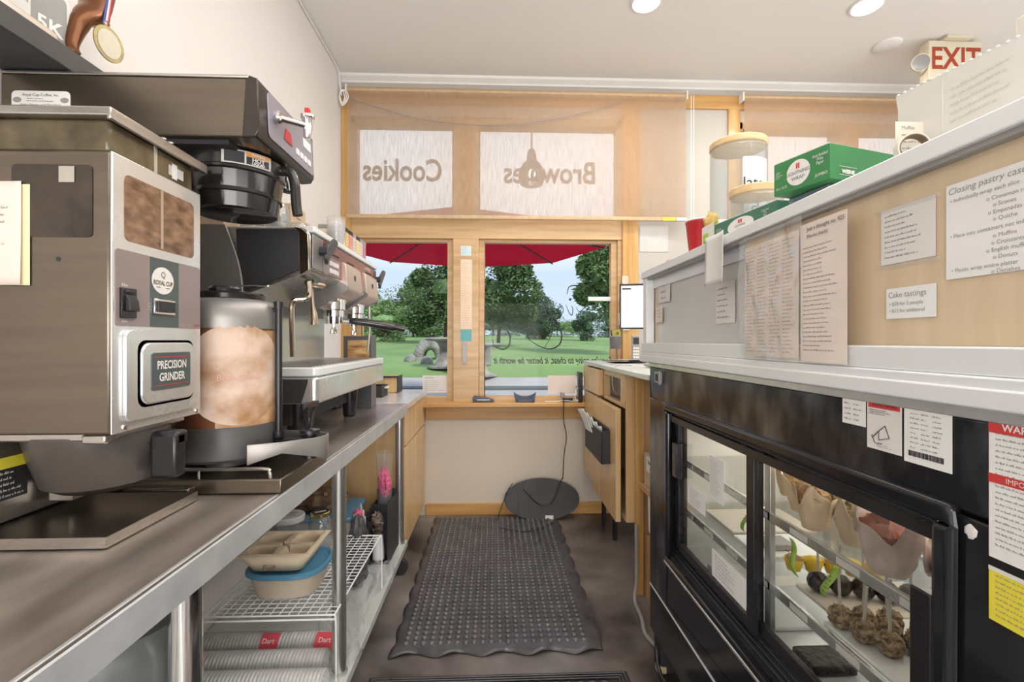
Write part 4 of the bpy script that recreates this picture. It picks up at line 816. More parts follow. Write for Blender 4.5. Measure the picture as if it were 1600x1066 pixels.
# tub with carrier
r = root('food_tub', 'cloudy oval food tub with a blue lid on the wire rack', 'food tub', (-.70, 1.67, .4035)); cx, cy = -.700, 1.665
def oval_l(pr): return MB().lathe((cx, cy, .4035), pr, 40, fn=None)
def squircle(mb, sx, sy, p=3.2):
    out = MB(); vs = []
    for v in mb.v:
        dx, dy = v.x-cx, v.y-cy; rad = math.hypot(dx, dy); t = math.atan2(dy, dx)
        k = (abs(math.cos(t))**p+abs(math.sin(t))**p)**(-1/p); vs.append(V((cx+dx*k*sx, cy+dy*k*sy, v.z)))
    return out.add(vs, mb.f)
build(squircle(oval_l([(.085, 0), (.095, .004), (.112, .07), (.114, .075)]), 1.05, .95), 'tub', M('cloudy_tub', (.40, .30, .20), .3, 0, 0, 4, col2=(.58, .50, .40)), r)
build(squircle(MB().lathe((cx, cy, .4775), [(.118, 0), (.121, .003), (.121, .012), (.112, .016), (.106, .010), (0, .010)], 40), 1.07, .97), 'lid', blue, r, label='translucent blue lid')
r = root('drink_carrier', 'moulded pulp four cup drink carrier lying on the blue lid', 'cup carrier', (-.715, 1.655, .494)); cx, cy = -.715, 1.655
def carr(u, v):
    x = cx+(u-.5)*.235; y = cy+(v-.5)*.215; z = .558
    a = abs(u-.5)*2; c = abs(v-.5)*2
    e_ = max(a, c)
    if e_ > .86: z = .555+.004*(e_ < .95)
    else:
        du = min(abs(u-.28), abs(u-.72)); dv = min(abs(v-.28), abs(v-.72)); d = math.hypot(du, dv)
        cup = max(0, 1-(d/.20)**2)**.6; z = .549-.050*cup
        if du > .17 or dv > .17: z = max(z, .535)
        if math.hypot(u-.5, v-.5) < .10: z = .512
        if (abs(u-.5) < .05) != (abs(v-.5) < .05): z = .553
    return V((x, y, z))
b = MB().grid(carr, 44, 44); b2 = MB().lathe((cx, cy, .4965), [(.085, 0), (.118, .058)], 48, cap=(0, 0)); b2 = squircle(b2, .97, .89, 7)
build(b, 'tray', pulp, r, solid=.002, sub=0, ang=70); build(b2, 'skirt', pulp, r, solid=.002)
build(MB().text('Full', .030, Fr((cx-.01, cy-.0965, .525), (1, 0, 0), (0, -.35, .94)), 0, 0, .012, shear=.3), 'marker_lettering', M('brown_marker', (.18, .07, .03), .6), r)
# jars on the rack
r = root('glass_jar', 'square glass jar with a wide white written lid on the wire rack', 'jar', (-.84, 1.97, .4035)); cx, cy = -.84, 1.97
build(MB().rpoly(FU(cx, cy, .4035), -.065, .065, -.065, .065, .02, 0, .115), 'jar_body', jarG, r, bevel=.008)
build(MB().lathe((cx, cy, .515), [(.052, 0), (.062, .002), (.063, .022), (.058, .026), (0, .027)], 32), 'lid', white, r, bevel=.001)
build(MB().text('Flour', .03, FU(cx, cy, .543), 0, .012, .0005, shear=.2).text('bread 3/4', .018, FU(cx, cy, .543), 0, -.015, .0005), 'lid_lettering', ink, r)
r = root('glass_jar', 'round glass jar with a black and gold screw lid on the wire rack', 'jar', (-.715, 1.98, .4035)); cx, cy = -.715, 1.98
build(MB().lathe((cx, cy, .4035), [(.040, 0), (.044, .005), (.044, .10), (.036, .118), (.034, .128)], 28, cap=(1, 0)), 'jar_body', jarG, r, solid=.002)
build(MB().lathe((cx, cy, .5315), [(.036, 0), (.038, .002), (.038, .014), (.035, .017)], 28, cap=(0, 0)), 'lid_ring', M('gold_metal', (.55, .42, .15), .25, .9), r)
build(MB().lathe((cx, cy, .545), [(.035, 0), (.034, .002), (0, .002)], 28).fbox(FU(cx, cy, .547, (.9, .4, 0), (-.4, .9, 0)), -.001, .001, -.001, .001, 0, .0005), 'lid_top', blackM, r); build(MB().fbox(FU(cx, cy, .5472, (.85, .5, 0), (-.5, .85, 0)), -.022, .022, -.006, .006, 0, .0006), 'lid_label', paper, r)
# blue-lid bin with bags
rr = root('storage_box', 'cloudy plastic storage box with blue rim at the back of the shelf', 'storage box', (-.83, 2.33, SZ))
build(MB().rpoly(FU(-.83, 2.33, SZ), -.165, .165, -.14, .14, .03, 0, .255), 'box', M('cloudy_box', (.48, .47, .48), .3, var=.2, scale=7), rr, bevel=.006)
build(MB().rpoly(FU(-.83, 2.33, SZ+.255), -.175, .175, -.15, .15, .03, 0, .018), 'rim', blue, rr, bevel=.004, label='blue lid rim')
build(MB().fbox(FS(-.83, 2.189, SZ+.15), .01, .09, 0, .045, 0, .001), 'label_sheet', paper, rr)
crump = M('bag_brown', (.20, .13, .08), .35, var=.5, scale=25, bump=.3)
one(MB().blob((-.84, 2.33, SZ+.318), (.13, .10, .05), 28, 16, .35, 5, 4, flat=-.043), 'bagged_goods', crump, 'crumpled brown plastic bag lying on the storage box', 'bag')
one(MB().blob((-.60, 2.12, SZ+.15), (.045, .05, .155), 26, 20, .3, 4, 9, flat=-.148), 'lid_bag', M('black_lids_bag', (.09, .09, .095), .22, var=.8, scale=18, bump=.4), 'plastic bag of black cup lids at the right of the rack', 'bag')
rr = root('lid_bag', 'clear crumpled bag with pink tip beside the black organizer', 'bag', (-.655, 2.30, SZ)); build(MB().blob((-.630, 2.25, SZ+.15), (.028, .04, .148), 24, 20, .35, 4, 12, flat=-.148), 'bag', M('clear_crumple', (.45, .42, .42), .2, var=.5, scale=20, bump=.4), rr); build(MB().blob((-.635, 2.23, SZ+.275), (.022, .022, .022), 14, 10, .2, 4, 2), 'pink_tip', M('pink_plastic', (.75, .08, .22), .4), rr)
# black organizer
r = root('cup_organizer', 'black plastic cup organizer at the far end of the lower shelf', 'organizer', (-.565, 2.42, SZ))
b = MB().box(-.625, -.51, 2.32, 2.53, SZ+.0005, SZ+.008).box(-.52, -.51, 2.32, 2.53, SZ, .45).box(-.625, -.617, 2.32, 2.53, SZ, .41).box(-.617, -.52, 2.40, 2.408, SZ, .43).box(-.617, -.52, 2.525, 2.53, SZ, .47).box(-.617, -.60, 2.315, 2.322, SZ+.10, .375)
build(b, 'frame', blackM, r, bevel=.001)
r = root('paper_cup_stack', 'stack of small white paper cups in the black organizer', 'cups', (-.575, 2.36, SZ+.008)); 
for k in range(5): build(MB().lathe((-.57, 2.36, SZ+.009+.008*k), [(.0285, 0), (.0285, .004), (.022, .085), (0, .085)], 20, cap=(1, 0)), 'cup', white, r)
one(MB().blob((-.575, 2.355, SZ+.185), (.03, .03, .055), 24, 18, .4, 5, 15), 'crumpled_bag', M('dark_clear_crumple', (.16, .12, .10), .2, var=.9, scale=22, bump=.5), 'crumpled clear bag stuffed above the white cups', 'bag')
r = root('lid_sleeve', 'tall clear sleeve with pink foil standing in the black organizer', 'sleeve', (-.565, 2.46, .42))
build(MB().lathe((-.565, 2.465, SZ+.01), [(.034, 0), (.036, .3), (.037, .42), (.039, .475), (.042, .50)], 20, fn=lambda t, j: 1+.05*math.sin(3*t+j), cap=(0, 0)), 'sleeve', film, r)
build(MB().blob((-.562, 2.46, SZ+.355), (.031, .031, .068), 32, 26, .45, 6, 3), 'pink_foil', M('hot_pink_foil', (.80, .10, .26), .35, var=.3, scale=15, bump=.3), r, label='crinkled hot pink foil')
one(MB().grid(lambda u, v: V((-.66+.17*u+.025*math.sin(v*9), 1.55+.75*v, SZ+.004+.018*abs(math.sin(u*7+v*11))+.01*math.sin(v*23+u*5)+(-.03*max(0, u-.9)*10 if u > .9 else 0))), 20, 40), 'plastic_sheet', film, 'crumpled clear plastic sheet lying over the front of the lower shelf', 'plastic sheet', solid=.001)
# pipes + tank at left
r = root('water_tank', 'large grey round tank under the near end of the table', 'tank', (-.86, 1.12, SZ)); build(MB().lathe((-.86, 1.10, SZ+.001), [(.15, 0), (.17, .02), (.17, .42), (.15, .46), (.05, .49), (0, .49)], 40), 'tank', M('green_grey_tank', (.14, .155, .145), .3, var=.1), r); build(MB().tube([(-.86+.174*math.cos(t*.2618), 1.10+.174*math.sin(t*.2618), SZ+.20) for t in range(24)], .006, 6, True), 'band', greyP, r)
one(MB().cyl((-.66, 1.04, .50), (-.66, 1.04, .82), .032, seg=28), 'filter_canister', chrome, 'chrome filter canister hanging under the table near the tank', 'canister')
one(MB().tube(cat([(-.98, 1.60, .80), (-.92, 1.58, .62), (-.93, 1.50, .50), (-.98, 1.36, .40), (-1.0, 1.30, .30), (-.98, 1.25, SZ+.02)], 8), .008, 8), 'water_hose', blackP, 'black water hose curving down behind the wire rack', 'hose')
# ================================================================ WALL SHELF WITH TROPHIES
r = root('wall_shelf', 'black wall shelf at the top left corner', 'wall shelf', (-1.0, .95, 1.84)); build(MB().box(-1.08, -.93, .30, 1.45, 1.845, 1.893), 'board', M('charcoal_shelf', (.045, .042, .042), .5, var=.2), r, bevel=.002)
bronze = M('bronze', (.17, .065, .025), .25, .55, .3, 6)
r = root('bronze_figure', 'bronze runner statuette leg with a medal ribbon on the shelf', 'statuette', (-.975, 1.13, 1.893))
leg = [(-.975, 1.095, 1.902), (-.965, 1.12, 1.908), (-.97, 1.128, 1.94), (-.97, 1.142, 1.985), (-.965, 1.152, 2.012), (-.968, 1.185, 2.05), (-.98, 1.21, 2.13)]
build(MB().tube(cat(leg, 5), .02, 14, rr=[.009+.0*i if i < 4 else (.012 if i < 8 else (.012+.0011*(i-8) if i < 16 else (.0205 if i < 20 else .022+.0016*(i-20)))) for i in range(31)]).blob((-.955, 1.105, 1.902), (.022, .013, .009), 12, 8), 'leg', bronze, r)
r = root('bronze_figure', 'bronze figure with base at the far left of the shelf', 'statuette', (-.975, .93, 1.893))
build(MB().rpoly(FU(-.985, .97, 1.893), -.045, .045, -.10, .10, .02, 0, .02), 'base', M('marble_base', (.62, .52, .44), .3, var=.1), r, bevel=.005)
build(MB().tube(cat([(-.975, .925, 1.915), (-.96, .95, 1.935), (-.975, .935, 1.97), (-.98, .93, 2.05)], 5), .015, 12).blob((-.96, .955, 1.928), (.018, .014, .014), 12, 8), 'foot', bronze, r)
r = root('race_medal', 'large white 5K race medallion leaning on the shelf', 'medal', (-1.02, 1.0, 1.893))
Fm = Fr((-.99, 1.075, 1.975), (0.25, 1, 0), (0, 0, 1)); Fm.n = Fm.r.cross(Fm.u)
build(oval(Fm, .066, .080, 0, .004), 'disc', M('medal_white', (.62, .61, .59), .35), r, bevel=.001)
b = MB().text('5K', .044, Fm, .012, -.030, .0055, bold=.001); build(b, 'number', paper, r)
build(MB().rpoly(Fm, -.022, .046, -.05, .045, .006, .004, .0048).prism([Fm.p(-.02, .045, .004), Fm.p(.045, .045, .004), Fm.p(.012, .068, .004)], Fm.n*.0008), 'grey_emblem', M('medal_grey', (.27, .265, .255), .5), r)
build(MB().text('SOFA\nRACE\nRUN', .015, Fm, -.042, .014, .0052, sp=.9), 'lettering', greyink, r)
r = root('hanging_medal', 'gold medal hanging on a red white and blue ribbon', 'medal', (-.93, 1.17, 1.90))
Fm = Fr((-.925, 1.172, 1.962), (0.35, 1, 0), (0, -.12, 1)); Fm.n = Fm.r.cross(Fm.u)
gold = M('medal_gold', (.30, .25, .12), .35, .8, .25, 60)
build(oval(Fm, .033, .040, 0, .004), 'rim', gold, r, bevel=.001); build(oval(Fm, .025, .032, .004, .0052), 'face', M('medal_face', (.50, .46, .36), .45, .2, .08, 40), r); build(MB().tube([Fm.p(.006*math.cos(t), .045+.006*math.sin(t), .002) for t in [k*.628 for k in range(10)]], .0015, 6, True), 'ring', gold, r)
for k, m_ in enumerate((M('ribbon_blue', (.04, .08, .35), .5), paper, red)): build(MB().grid(lambda u, v: V((-.935-.01*v, 1.168+.006*k+.006*u+.035*v, 2.008+.14*v)), 1, 6), 'ribbon', m_, r, solid=.001)
# ================================================================ RIGHT: PASTRY CASE
XF = .612
r = root('pastry_case', 'black refrigerated pastry case with sliding glass rear doors', 'display case', (.95, 1.07, 0))
YA, YB, OA, OB, ZB, ZT = .30, 1.84, .615, 1.645, .475, 1.022
build(MB().box(XF, 1.28, YA, YB, ZT+.006, 1.150).box(XF, .66, OB+.016, YB, .31, ZT+.006), 'upper_band', M('dark_steel_wear_sheen', (.05, .054, .06), .19, .8, 0, 4, (1, 3, 1.5), col2=(.24, .25, .27), rvar=.08, detail=9, sharp=(.45, .75)), r, bevel=.003)  # lighter smears: window sheen painted in over the worn steel
b = MB().box(XF+.01, 1.28, YA, YB, ZT, ZT+.006).box(XF, 1.28, YA, YB, .13, .298).box(XF+.004, 1.28, YA, YB, .302, ZB-.02).box(XF, 1.28, YA, OA, .302, ZT).box(XF+.004, .68, OB, YB, .302, ZT).box(.68, 1.28, 1.78, YB, .302, ZT)
build(b, 'cabinet_shell', blackS, r, bevel=.003)
build(MB().box(XF-.004, 1.28, YA, YB+.002, 1.150, 1.166), 'steel_band', steelL, r, bevel=.002)
build(MB().box(XF-.001, XF+.004, YA, YB, .2975, .3025), 'seam_strip', whitef, r)
for y in (1.80, .36):
    for x in (.66, 1.22): build(MB().box(x-.035, x+.035, y-.05, y+.03, .0, .13), 'foot', blackM, r, bevel=.004)
F = FW(XF, 0, 0)   # a = -y
# bezel round the opening
def bez(o, d0, d1, w_, m, nm, **k):
    b = MB()
    for a0, a1, c0, c1 in ((-OB-o, -OA+o, ZT-w_+o, ZT+o), (-OB-o, -OA+o, ZB-o, ZB+w_-o), (-OB-o, -OB+w_-o, ZB+w_-o, ZT-w_+o), (-OA-w_+o, -OA+o, ZB+w_-o, ZT-w_+o)): b.fbox(F, a0, a1, c0, c1, d0, d1)
    return build(b, nm, m, r, **k)
bez(.012, -.01, .012, .030, blackS, 'bezel', bevel=.009, seg=4)
b = MB()
for k in range(4):
    b.fbox(F, -OB+.01, -OA-.01, ZB+.022+.009*k, ZB+.026+.009*k, -.045, -.004-.008*k).fbox(F, -OB+.01, -OA-.01, ZT-.026-.009*k, ZT-.022-.009*k, -.045, -.004-.008*k)
build(b, 'door_tracks', M('black_track', (.05, .055, .065), .25, .4), r, bevel=.0008)
build(MB().fbox(F, -OB-.008, -OA+.008, ZB-.006, ZB+.004, .004, .014), 'silver_sill', steelL, r, bevel=.003)
build(MB().box(XF+.03, XF+.06, OB-.02, OB+.01, ZB, ZT).box(XF+.03, XF+.06, OA-.01, OA+.02, ZB, ZT).box(XF+.0, XF+.07, OA, OB, ZT-.05, ZT-.03).box(XF+.0, XF+.07, OA, OB, ZB, ZB+.03), 'inner_frame', blackP, r)
def sdoor(y0, y1, x, nm, hy, hz0, hz1):
    z0, z1, t = .535, .985, .030
    b = MB().box(x, x+.014, y0, y0+t, z0, z1).box(x, x+.014, y1-t, y1, z0, z1).box(x, x+.014, y0+t, y1-t, z1-.016, z1).box(x, x+.014, y0+t, y1-t, z0, z0+.03)
    d = build(b, 'sliding_door', blackP, r, bevel=.002); build(MB().box(x+.005, x+.009, y0+t, y1-t, z0+.03, z1-.016), 'door_glass', caseG, d)
    build(MB().box(x-.022, x, hy-.018, hy+.018, hz0, hz1), 'door_handle', blackP, d, bevel=.003)
sdoor(1.125, 1.625, XF+.016, 'l', 1.575, .79, .905)
sdoor(.625, 1.165, XF+.034, 'r', .672, .56, .885)
build(MB().box(XF-.012, XF, 1.70, 1.755, 1.095, 1.135).box(XF-.014, XF-.006, 1.698, 1.704, 1.09, 1.14), 'latch_frame', greyP, r, bevel=.002)
build(MB().box(XF-.0125, XF-.0105, 1.712, 1.742, 1.102, 1.128), 'latch_recess', blackM, r)
# interior
innerW = M('case_liner', (.62, .60, .56), .5, var=.03)
build(MB().box(.69, 1.27, OA, 1.775, .455, .465).box(1.262, 1.27, OA, 1.775, .465, .60), 'deck', steelL, r)
build(MB().box(1.265, 1.27, OA, 1.775, .60, 1.01), 'front_glass', caseG, r)
build(MB().box(.685, .69, OA, 1.775, .30, .455).box(.69, 1.27, OA-.004, OA, .46, 1.02).box(.69, 1.27, 1.775, 1.779, .46, 1.02).box(.69, 1.27, OA, 1.775, 1.014, 1.02), 'liner', innerW, r)
for zz, nm in ((.815, 'a'), (.640, 'b')):
    build(MB().box(.70, 1.20, OA+.02, 1.76, zz-.006, zz), 'glass_shelf', caseG, r)
    rl = build(MB().box(.690, .70, OA+.01, 1.77, zz-.018, zz+.006).box(1.20, 1.21, OA+.01, 1.77, zz-.018, zz+.006), 'shelf_rail', steelL, r, bevel=.002)
    b = MB()
    for k in range(7): b.box(.689, .690, .72+.15*k, .78+.15*k, zz-.013, zz+.001)
    build(b, 'price_strips', paper, rl)
build(MB().box(.69, .705, 1.16, 1.185, .47, 1.01), 'shelf_post', steelL, r, bevel=.002)
build(MB().box(.97, 1.0, .70, 1.70, 1.000, 1.012), 'light_tube', M('tube_glow', (1, .93, .82), .4, emit=3, var=0), r)
light('AREA', 'case_lamp', (.95, 1.18, .995), (0, 0, 0), 2.4, .35, 1.0, (1, .93, .84))
for zz in (.805, .630): light('AREA', 'case_shelf_lamp', (1.10, 1.18, zz-.01), (0, -20, 0), .6, .08, 1.0, (1, .95, .88))
# ---------------------------------------------------------------- pastries
muffT = M('muffin_top', (.30, .17, .07), .8, 0, 0, 30, bump=.6, bscale=60, col2=(.60, .42, .22)); muffP = M('pink_muffin_top', (.46, .16, .12), .7, 0, 0, 18, bump=.6, bscale=60, col2=(.68, .36, .28))
muffG = M('dark_muffin_top', (.10, .07, .04), .8, 0, 0, 22, bump=.6, bscale=60, col2=(.36, .30, .16)); wrapW = M('pink_parchment', (.62, .50, .44), .6, var=.1, scale=9, sss=.1)
def muffin(x, y, z, R, lab, top, wrap=rib, h=.075, seed=1):
    rr = root('wrapped_muffin', lab, 'muffin', (x, y, z), 'parchment wrapped muffins on the top shelf')
    pr = [(R*(.60+.50*(j/9)), h*j/9) for j in range(10)]
    def fn(t, j): return 1+(.02+.08*j/9)*math.sin(4*t+seed)+.022*math.sin(13*t+seed*2+j*.3)
    w_ = MB().lathe((x, y, z), pr, 48, fn=fn, cap=(1, 0))
    for i, v in enumerate(w_.v):
        j = i//48; a_ = math.atan2(v.y-y, v.x-x); k_ = .10*mnoise.noise(V((v.x*70, v.y*70, v.z*50+seed))); v.x += (v.x-x)*k_; v.y += (v.y-y)*k_
        if j >= 7: v.z += (j-6)/3*(.020*math.sin(4*a_+seed*1.7)+.009*math.sin(7*a_+seed))
    build(w_, 'wrapper', wrap, rr, solid=.001); build(MB().blob((x, y, z+h*.86), (R*.86, R*.86, R*.62), 22, 14, .35, 5, seed), 'muffin_top', top, rr)
mz = .8155
muffs = [(.745, .865, .052, 'big pink muffin in white paper at the front of the top shelf', muffP, wrapW, .09), (.865, .84, .048, 'pink muffin behind the big pink muffin', muffP, wrapW, .085), (.76, .735, .046, 'pink muffin at the right end of the top shelf next to the door edge', muffP, wrapW, .08),
         (.775, .985, .040, 'dark topped muffin left of the big pink muffin', muffG, rib, .075), (.89, .965, .040, 'dark topped muffin in the second row of the top shelf', muffG, rib, .075), (.745, 1.075, .040, 'brown muffin in tall parchment near the shelf post', muffT, rib, .085), (.85, 1.085, .042, 'brown muffin behind the tall parchment one near the post', muffT, rib, .09),
         (.96, 1.06, .042, 'brown muffin in the third row of the top shelf', muffT, rib, .085), (.79, 1.185, .040, 'brown muffin right behind the shelf post', muffT, rib, .08), (.90, 1.20, .042, 'brown muffin in the second row behind the shelf post', muffT, rib, .09), (1.01, 1.18, .042, 'brown muffin farthest in behind the shelf post', muffT, rib, .085),
         (.84, 1.31, .044, 'muffin in crumpled parchment seen through the left door', muffT, rib, .10), (.96, 1.33, .044, 'tall parchment muffin at the back behind the left door', muffT, wrapW, .10), (.99, .86, .045, 'muffin in the deep row behind the two pink muffins', muffT, rib, .085)]
for i, (x, y, R, l, t, w_, h) in enumerate(muffs+[(.95, .76, .045, 'muffin behind the pink muffin at the right end of the shelf', muffT, rib, .085), (1.05, .98, .042, 'muffin deep behind the dark topped muffins', muffT, rib, .085), (1.09, 1.09, .042, 'muffin in the rearmost row opposite the shelf post', muffT, wrapW, .09), (1.08, 1.28, .042, 'rearmost muffin behind the left door glass', muffG, rib, .09)]): muffin(x, y, mz, R, l, t, w_, h, i+1)
boardM = M('serving_board', (.66, .60, .52), .6, var=.04)
def slab(name, lab, c, x0, x1, y0, y1, z0, z1, m, grp=None, bev=.003): return one(MB().box(x0, x1, y0, y1, z0, z1), name, m, lab, c, grp, bevel=bev)
popC = M('crumb_coating', (.07, .04, .02), .85, 0, 0, 130, bump=1, bscale=90, col2=(.52, .38, .22)); choc = M('chocolate', (.025, .012, .008), .25, var=.3, scale=14, rvar=.08)
stick = M('pop_stick', (.60, .55, .48), .5)
def pop(x, y, z, lab, m=popC, R=.021, tilt=(.0, .0)):
    rr = root('cake_pop', lab, 'cake pop', (x, y, z), 'cake pops standing on the middle shelf')
    build(MB().blob((x, y, z+R*.97), (R, R, R), 22, 16, .22 if m is popC else .06, 9, x*99), 'cake_ball', m, rr)
    build(MB().tube([(x, y, z+R*1.6), (x+tilt[0], y+tilt[1], z+R*1.6+.075)], .0028, 8), 'stick', stick, rr)
pz = .6565
tr1 = slab('serving_tray', 'white tray under the crumb coated cake pops', 'tray', .705, .91, .77, .99, .6405, .6505, white, None)
pl_ = [(.725, .965), (.765, .955), (.735, .915), (.785, .915), (.755, .875), (.815, .945), (.81, .875), (.85, .905), (.865, .855), (.825, .825)]
names = ['first', 'second', 'third', 'fourth', 'fifth', 'sixth', 'seventh', 'eighth', 'ninth', 'last']
for i, (x, y) in enumerate(pl_): pop(x, y, .651, '%s crumb coated cake pop from the left on the white tray' % names[i], popC, .023, (.004*math.sin(i), .006*math.cos(i*2)))
slab('serving_tray', 'long pale tray under the chocolate cake pops', 'tray', .745, 1.02, .995, 1.145, .6405, .6505, boardM)
for i in range(6): pop(.775+.042*i, 1.105-.017*i, .651, '%s dark chocolate cake pop from the left on the long pale tray' % names[i], choc, .024, (.002, .004))
yc = M('yellow_wrapper', (.80, .56, .03), .4, var=.1)
for i in range(5):
    x, y = .80+.045*i, 1.235-.012*i; rr = root('yellow_cupcake', '%s small cupcake in a yellow cup from the left' % names[i], 'cupcake', (x, y, .6405), 'cupcakes in yellow cups'); build(MB().lathe((x, y, .641), [(.016, 0), (.024, .03)], 20, cap=(1, 0), fn=lambda t, j: 1+.03*math.sin(14*t)), 'cup', yc, rr, solid=.001); build(MB().blob((x, y, .668), (.02, .02, .013), 14, 8, .2, 5, i), 'cake', yc if i % 2 else muffT, rr)
slab('parchment_sheet', 'white sheet on the middle shelf left of the crumb coated pops', 'paper', .705, .77, 1.15, 1.20, .6405, .6415, paper, bev=0)
slab('cake_board', 'white cake board with a dark treat behind the left door', 'board', .74, .93, 1.29, 1.44, .6405, .6505, white)
slab('cake_board', 'empty white board farthest left on the middle shelf', 'board', .75, 1.02, 1.46, 1.66, .6405, .6505, boardM)
slab('treat_bar', 'grey foil covered bar on the white board behind the left door', 'bar', .78, .86, 1.32, 1.39, .651, .668, greyP)
for i, (x0, x1, y0, y1, l) in enumerate([(.735, .84, 1.06, 1.145, 'left'), (.735, .85, .90, 1.0, 'right')]):
    slab('serving_tray', 'white tray with %s dark brownie on the case floor' % l, 'tray', x0-.02, x1+.03, y0-.02, y1+.03, .4655, .475, white)
    one(MB().box(x0, x1, y0, y1, .4755, .498), 'brownie', M('brownie_top', (.02, .010, .007), .35, var=.5, scale=40, bump=1, bscale=60), '%s dark brownie slab on a white tray on the case floor' % l, 'brownie', bevel=.006, seg=3)
slab('white_tray', 'flat white tray behind the left door on the case floor', 'tray', .74, 1.05, 1.25, 1.62, .4655, .477, white)
slab('white_tray', 'white tray at the right end of the case floor', 'tray', .88, 1.12, .68, .86, .4655, .477, white)
slab('cake_board', 'long tan board under the pink muffins beyond the front row', 'board', 1.05, 1.19, .70, 1.10, .8155, .822, boardM)
# green tape flags
gt = M('green_tape', (.42, .66, .12), .5, var=.06)
def flag(name, y, z, h, x, lab, slant): 
    rr = root(name, lab, 'tape flag', (x, y, z-h)); build(MB().grid(lambda u, v: V((x-.006*math.sin(v*6), y-.009+.018*u+slant*(1-v), z-h+h*v)), 3, 10), 'strip', gt, rr, solid=.0006)
    build(MB().scrib(Fr((x-.007, y+.007+slant*.6, z-h*.85), (0, -1, 0), (0, -slant, h)), 0, .014, 0, h*.7, 5, d=.001, h=.3), 'handwriting', ink, rr)
flag('green_flag', 1.065, .795, .075, .682, 'lime green tape flag hanging from the top shelf right of the post', -.02)
flag('green_flag', .925, .797, .075, .682, 'lime green tape flag hanging below the big pink muffin', .03)
flag('green_flag', 1.245, .800, .07, .682, 'pale green tape flag hanging behind the left door glass', .03)
# ---------------------------------------------------------------- papers on case
pw = M('bright_paper', (.84, .84, .83), .6, var=.02)
FF = lambda y, z, d=0: FW(XF-d, y, z)
pap('door_note', FW(XF+.0185, 1.362, .795), .085, .122, 'small printed sheet taped high on the left door glass', 'note', pw, rows=16, seed=41, mar=.08)
pap('door_note', FW(XF+.0165, 1.51, .727), .125, .062, 'small landscape note low left on the left door glass', 'note', pw, rows=6, seed=42, mar=.1)
pap('door_note', FW(XF+.0180, 1.345, .575), .185, .078, 'wide white sheet low on the left door glass', 'note', pw, rows=6, seed=43, mar=.1)
F = FF(.808, 1.108, .0005); p_ = pap('rating_sticker', F, .052, .052, 'small white certification sticker on the black band', 'sticker', pw, rows=5, seed=44, cols=2)
F = FF(.753, 1.077, .0005); p_ = pap('warning_sticker', F, .066, .080, 'white sticker with a red header and a drawing on the black band', 'sticker', paper)
build(MB().fbox(F, .003, .063, .066, .078, .0010, .0014), 'red_header', redink, p_); build(MB().text('WARNING', .010, F, .034, .072, .0016).scrib(F, .004, .062, .055, .064, 3, d=.0014, h=.4), 'lettering', ink, p_)
build(MB().tube([F.p(.012, .018, .0015), F.p(.024, .030, .0015), F.p(.036, .040, .0015), F.p(.044, .022, .0015), F.p(.024, .016, .0015), F.p(.024, .030, .0015)], .0007, 4).tube([F.p(.010, .022, .0015), F.p(.016, .010, .0015), F.p(.030, .011, .0015)], .0006, 4).scrib(F, .02, .058, .004, .010, 2, d=.0014), 'line_drawing', ink, p_)
F = FF(.683, 1.072, .0005); p_ = pap('rating_plate', F, .074, .088, 'large white data label with a barcode on the black band', 'label', pw, rows=9, seed=46, cols=3, mar=.14)
b = MB(); R_ = random.Random(4); x = .008
while x < .062: w0 = R_.uniform(.0005, .0016); b.fbox(F, x, x+w0, .010, .018, .0010, .0015); x += w0+R_.uniform(.0005, .0012)
build(b, 'barcode', ink, p_); build(MB().fbox(F, .004, .012, .080, .084, .001, .0014).text('MODEL   SERIAL', .006, F, .040, .081, .0014), 'heading', ink, p_)
F = FF(.562, .985, .0005); p_ = pap('safety_sheet', F, .10, .170, 'tall white safety sheet with red bands at the right edge', 'label', pw, rows=20, seed=47)
build(MB().fbox(F, .0, .10, .153, .168, .0012, .0016).fbox(F, 0, .10, .092, .103, .0012, .0016), 'red_bands', redink, p_); build(MB().text('WARNING', .012, F, .045, .1605, .002, bold=.0003).text('IMPORTANT', .009, F, .045, .0975, .002), 'lettering', paper, p_)
F = FF(.562, .908, .0005); p_ = pap('yellow_sheet', F, .10, .065, 'yellow warning label at the right edge below the red banded sheet', 'label', yellow, rows=8, seed=48)
build(MB().fbox(F, 0, .10, .061, .066, .0008, .0016), 'white_edge', paper, p_)
one(MB().blob((XF-.0005, .585, 1.005), (.0012, .008, .009), 12, 8, .5, 3, 2), 'torn_label', paper, 'torn white sticker scrap on the black post', 'sticker scrap')
# ================================================================ HUTCH ON THE CASE
r = root('storage_hutch', 'white framed hutch with steel and maple sliding doors on the pastry case', 'cabinet', (.92, 1.1, 1.166))
HY0, HY1 = .28, 1.925
build(MB().box(.605, 1.22, HY0, HY1, 1.503, 1.530).box(.64, 1.22, HY0, HY1, 1.46, 1.503), 'top_board', whitef, r, bevel=.002)
build(MB().box(.612, .645, 1.885, HY1, 1.19, 1.503).box(.64, 1.22, 1.905, HY1, 1.19, 1.503).box(.64, 1.22, HY0, HY0+.02, 1.19, 1.503).box(1.20, 1.22, HY0, HY1, 1.19, 1.503), 'side_walls', whitef, r, bevel=.002)
build(MB().box(.602, 1.22, HY0, HY1, 1.190, 1.206).box(.606, .66, HY0, HY1, 1.206, 1.243).box(.598, .66, HY0, HY1, 1.1665, 1.192), 'bottom_rail', whitef, r, bevel=.003)
build(MB().box(.616, .640, HY0, 1.885, 1.495, 1.503), 'top_track', greyP, r)
sd = build(MB().box(.648, .658, 1.12, 1.845, 1.243, 1.497), 'steel_door', M('grey_laminate', (.62, .61, .59), .4, .2, var=.03), r, bevel=.001, label='grey laminate sliding door')
build(MB().box(.648, .660, 1.845, 1.885, 1.243, 1.497), 'wood_filler', maple, r)
